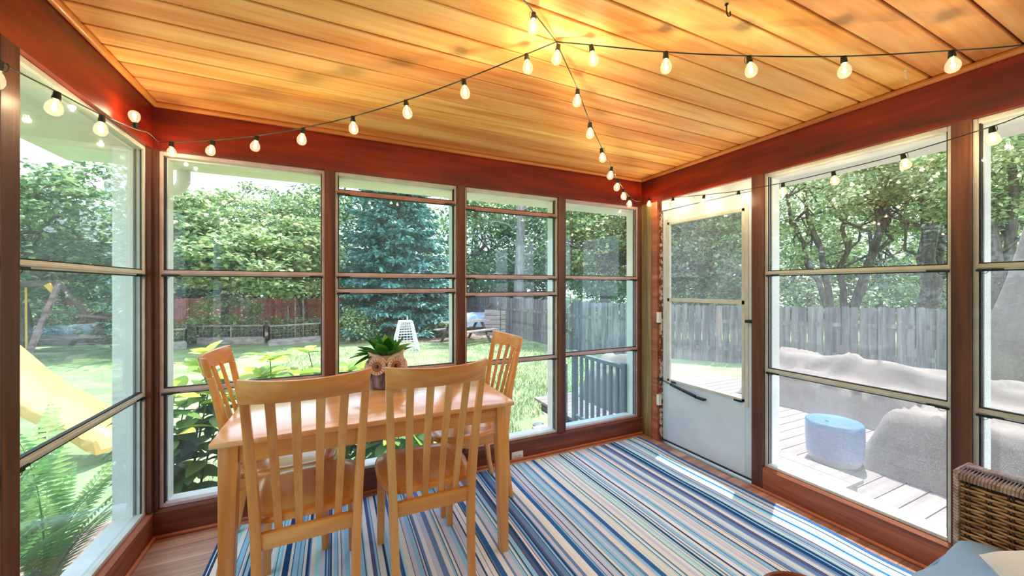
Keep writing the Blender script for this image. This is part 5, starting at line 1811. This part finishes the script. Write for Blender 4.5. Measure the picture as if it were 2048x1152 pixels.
# shrubs in the garden
def shrub(label, u, d, w, h, mat, size=0.10, nclus=60, per=26, name='garden_shrub', group=None):
    b = ground_at(u, d, GZ)
    return tree(name, label, b, b + Vector((0, 0, h * 0.6)), [(b + Vector((0, 0, h * 0.52)), (w, w, h * 0.52), 1.0)], mat, per, nclus, size, 0.22, tr=0.03, branches=6, flat=0.7, group=group)
shrub('pale leafy shrub growing inside the garden beds', 455, 13.6, 1.15, 1.65, M['leaf_pale'], 0.13, 90)
shrub('small shrub in the wire-sided bed at the left of the garden', 350, 12.3, 0.5, 0.7, M['leaf_mid'], 0.10, 30)
shrub('bushy greens in the right-hand garden bed', 600, 13.8, 1.0, 1.0, M['leaf_mid'], 0.11, 50)
shrub('white-flecked shrub in front of the spruce', 722, 13.4, 0.9, 1.15, M['leaf_pale'], 0.10, 70)
shrub('clump of green ferns beside the upturned boat', 878, 14.4, 0.45, 0.55, M['leaf_mid'], 0.16, 20)
shrub('dark ground cover under the spruce', 800, 15.0, 1.6, 0.6, M['leaf_dark'], 0.12, 50)
shrub('low hedge along the far fence behind the swing', 200, 14.5, 1.8, 1.3, M['leaf_dark'], 0.16, 80)
shrub('low hedge at the far left behind the swing seat', 20, 13.8, 1.8, 1.4, M['leaf_mid'], 0.16, 80)
shrub('ivy clump on the grey fence by the back right window', 1140, 12.2, 0.5, 1.7, M['leaf_pale'], 0.13, 50)

# ------------------------------------------------------------------ near bush, leaf by leaf
def broad_leaf(mat, L_=0.14, W_=0.034):
    m = MB()
    NU = 7
    vs = []
    for i in range(NU + 1):
        q = i / NU
        w = W_ * math.sin(math.pi * min(1, 0.06 + 0.94 * q)) ** 0.75 if 0 < q < 1 else W_ * 0.05
        for s in (-1, 0, 1):
            vs.append((s * w, q * L_, 0.22 * w * abs(s) - 0.30 * L_ * q * q))
    fs = [(i * 3 + k, i * 3 + k + 1, (i + 1) * 3 + k + 1, (i + 1) * 3 + k) for i in range(NU) for k in range(2)]
    m.add(vs, fs)
    return m.mesh('leaf', mat, smooth=True, ang=80)
me_lf = [broad_leaf(M['leaf_bush'], 0.17, 0.046), broad_leaf(M['leaf_bush'], 0.20, 0.056)]
me_lt = [broad_leaf(M['leaf_tip'], 0.17, 0.045), broad_leaf(M['leaf_tip'], 0.145, 0.038)]
def leafy_bush(label, x, y_, h, w, nstem, seed, limit=290):
    rb = random.Random(seed)
    t = thing('leafy_bush', label, 'bush', (x, y_, GZ + 0.03))
    cnt = 0
    for s in range(nstem):
        a = rb.uniform(0, 6.28)
        rr_ = w * rb.uniform(0.25, 1.0)
        top = Vector((rr_ * math.cos(a), rr_ * math.sin(a) * 0.6, h * rb.uniform(0.72, 1.05)))
        b0 = Vector((rb.uniform(-0.08, 0.08), rb.uniform(-0.06, 0.06), -0.05))
        mid = b0.lerp(top, 0.5) + Vector((rb.uniform(-0.08, 0.08), rb.uniform(-0.05, 0.05), 0.05))
        pts = [b0.lerp(mid, q / 4) for q in range(4)] + [mid.lerp(top, q / 4) for q in range(5)]
        MB().tube(pts, [0.012 - 0.0011 * i for i in range(len(pts))], 6).build('stem', M['stem'], t, smooth=True)
        nodes = [(top, True, 7)] + [(mid.lerp(top, q), False, 4) for q in (0.25, 0.5, 0.75)] + [(b0.lerp(mid, q), False, 4) for q in (0.35, 0.65, 0.95)]
        for c, tip, k in nodes:
            for j in range(k):
                if cnt >= limit:
                    break
                az = 2 * math.pi * j / k + rb.uniform(-0.4, 0.4)
                me = rb.choice(me_lt if tip else me_lf)
                o = link('leaf', me, t, c + Vector((rb.uniform(-0.02, 0.02), rb.uniform(-0.02, 0.02), rb.uniform(-0.03, 0.01))))
                o.rotation_euler = (Matrix.Rotation(az, 4, 'Z') @ Matrix.Rotation(rb.uniform(0.15, 0.8) if tip else rb.uniform(-0.25, 0.35), 4, 'X') @ Matrix.Rotation(rb.uniform(-0.3, 0.3), 4, 'Y')).to_euler()
                sc = rb.uniform(0.75, 1.25)
                o.scale = (sc, sc, sc)
                cnt += 1
    return t
leafy_bush('leafy bush with yellow-green tips at the left jamb of the first back window', -1.0, 3.35, 1.22, 0.36, 9, 3)
leafy_bush('leafy bush with yellow-green tips behind the left chair, outside the first back window', -0.50, 3.50, 1.34, 0.42, 9, 4)
leafy_bush('leafy bush with yellow-green tips by the middle window post, outside the first back window', 0.05, 3.60, 1.30, 0.42, 9, 6)
leafy_bush('lower leafy bush seen under the table, outside the second back window', 0.55, 3.30, 0.80, 0.42, 9, 5)

# ferns under the left window, frond by frond
def frond_mesh(L_, W_, seed):
    rf = random.Random(seed)
    m = MB()
    N = 34
    def P(q):
        return Vector((0.0, L_ * (0.16 * q + 0.34 * q * q), L_ * (1.02 * q - 0.26 * q * q)))
    vs, fs = [], []
    m.tube([P(i / 10) for i in range(11)], [0.005 - 0.0004 * i for i in range(11)], 5)
    for i in range(1, N):
        q = i / N
        c = P(q)
        tg = (P(min(1, q + 0.02)) - P(q - 0.02)).normalized()
        w = W_ * math.sin(math.pi * (0.08 + 0.92 * q)) ** 0.7 * (1 - 0.25 * q)
        hw = L_ / N * 0.40
        for s in (-1, 1):
            dr = (Vector((s, 0, -0.12)) + tg * 0.35).normalized()
            up = Vector((0, 0, 1))
            a = c
            tip = c + dr * w + Vector((0, 0, -0.10 * w))
            e1 = c + dr * w * 0.42 + tg * hw
            e2 = c + dr * w * 0.42 - tg * hw
            o = len(m.v)
            m.v += [tuple(a), tuple(e1), tuple(tip), tuple(e2)]
            m.f.append((o, o + 1, o + 2, o + 3))
    me = bpy.data.meshes.new('frond')
    me.from_pydata(m.v, [], m.f)
    me.materials.append(M['fern'])
    return me
fr_me = [frond_mesh(1.35, 0.15, 1), frond_mesh(1.15, 0.13, 2), frond_mesh(1.45, 0.16, 3)]
fern_spots = [((-1.72, 2.78), 0.92, 'ostrich fern nearest the corner, right end of the row under the left window'), ((-1.75, 2.25), 0.95, 'ostrich fern second from the corner under the left window'), ((-1.88, 1.72), 0.92, 'ostrich fern third from the corner under the left window'),
              ((-2.35, 2.55), 1.0, 'ostrich fern in the second row, in front of the slide end'), ((-2.30, 3.20), 0.95, 'ostrich fern behind the row, beside the slide end'), ((-2.95, 2.95), 0.95, 'ostrich fern farthest out from the left window'),
              ((-1.62, 3.35), 0.85, 'ostrich fern just past the house corner'), ((-2.35, 1.95), 1.0, 'ostrich fern in the second row at the near end'), ((-1.75, 1.2), 0.9, 'ostrich fern closest to the near left post'),
              ((-2.95, 2.3), 1.0, 'ostrich fern in the outer row, second from the slide'), ((-1.60, 2.50), 0.62, 'short ostrich fern close to the glass of the left window'), ((-1.95, 2.95), 0.8, 'small ostrich fern between the corner fern and the slide end')]
rf = random.Random(17)
for (x, y_), s, lab in fern_spots:
    t = thing('ostrich_fern', lab, 'fern', (x, y_, GZ + 0.03), rf.uniform(0, 6), 'ferns under the left window')
    n = 16
    for k in range(n):
        o = link('frond', fr_me[k % 3], t)
        o.rotation_euler = (Matrix.Rotation(2 * math.pi * k / n + rf.uniform(-0.2, 0.2), 4, 'Z') @ Matrix.Rotation(rf.uniform(-0.30, 0.25), 4, 'X')).to_euler()
        sc = s * rf.uniform(0.85, 1.15)
        o.scale = (sc, sc, sc)
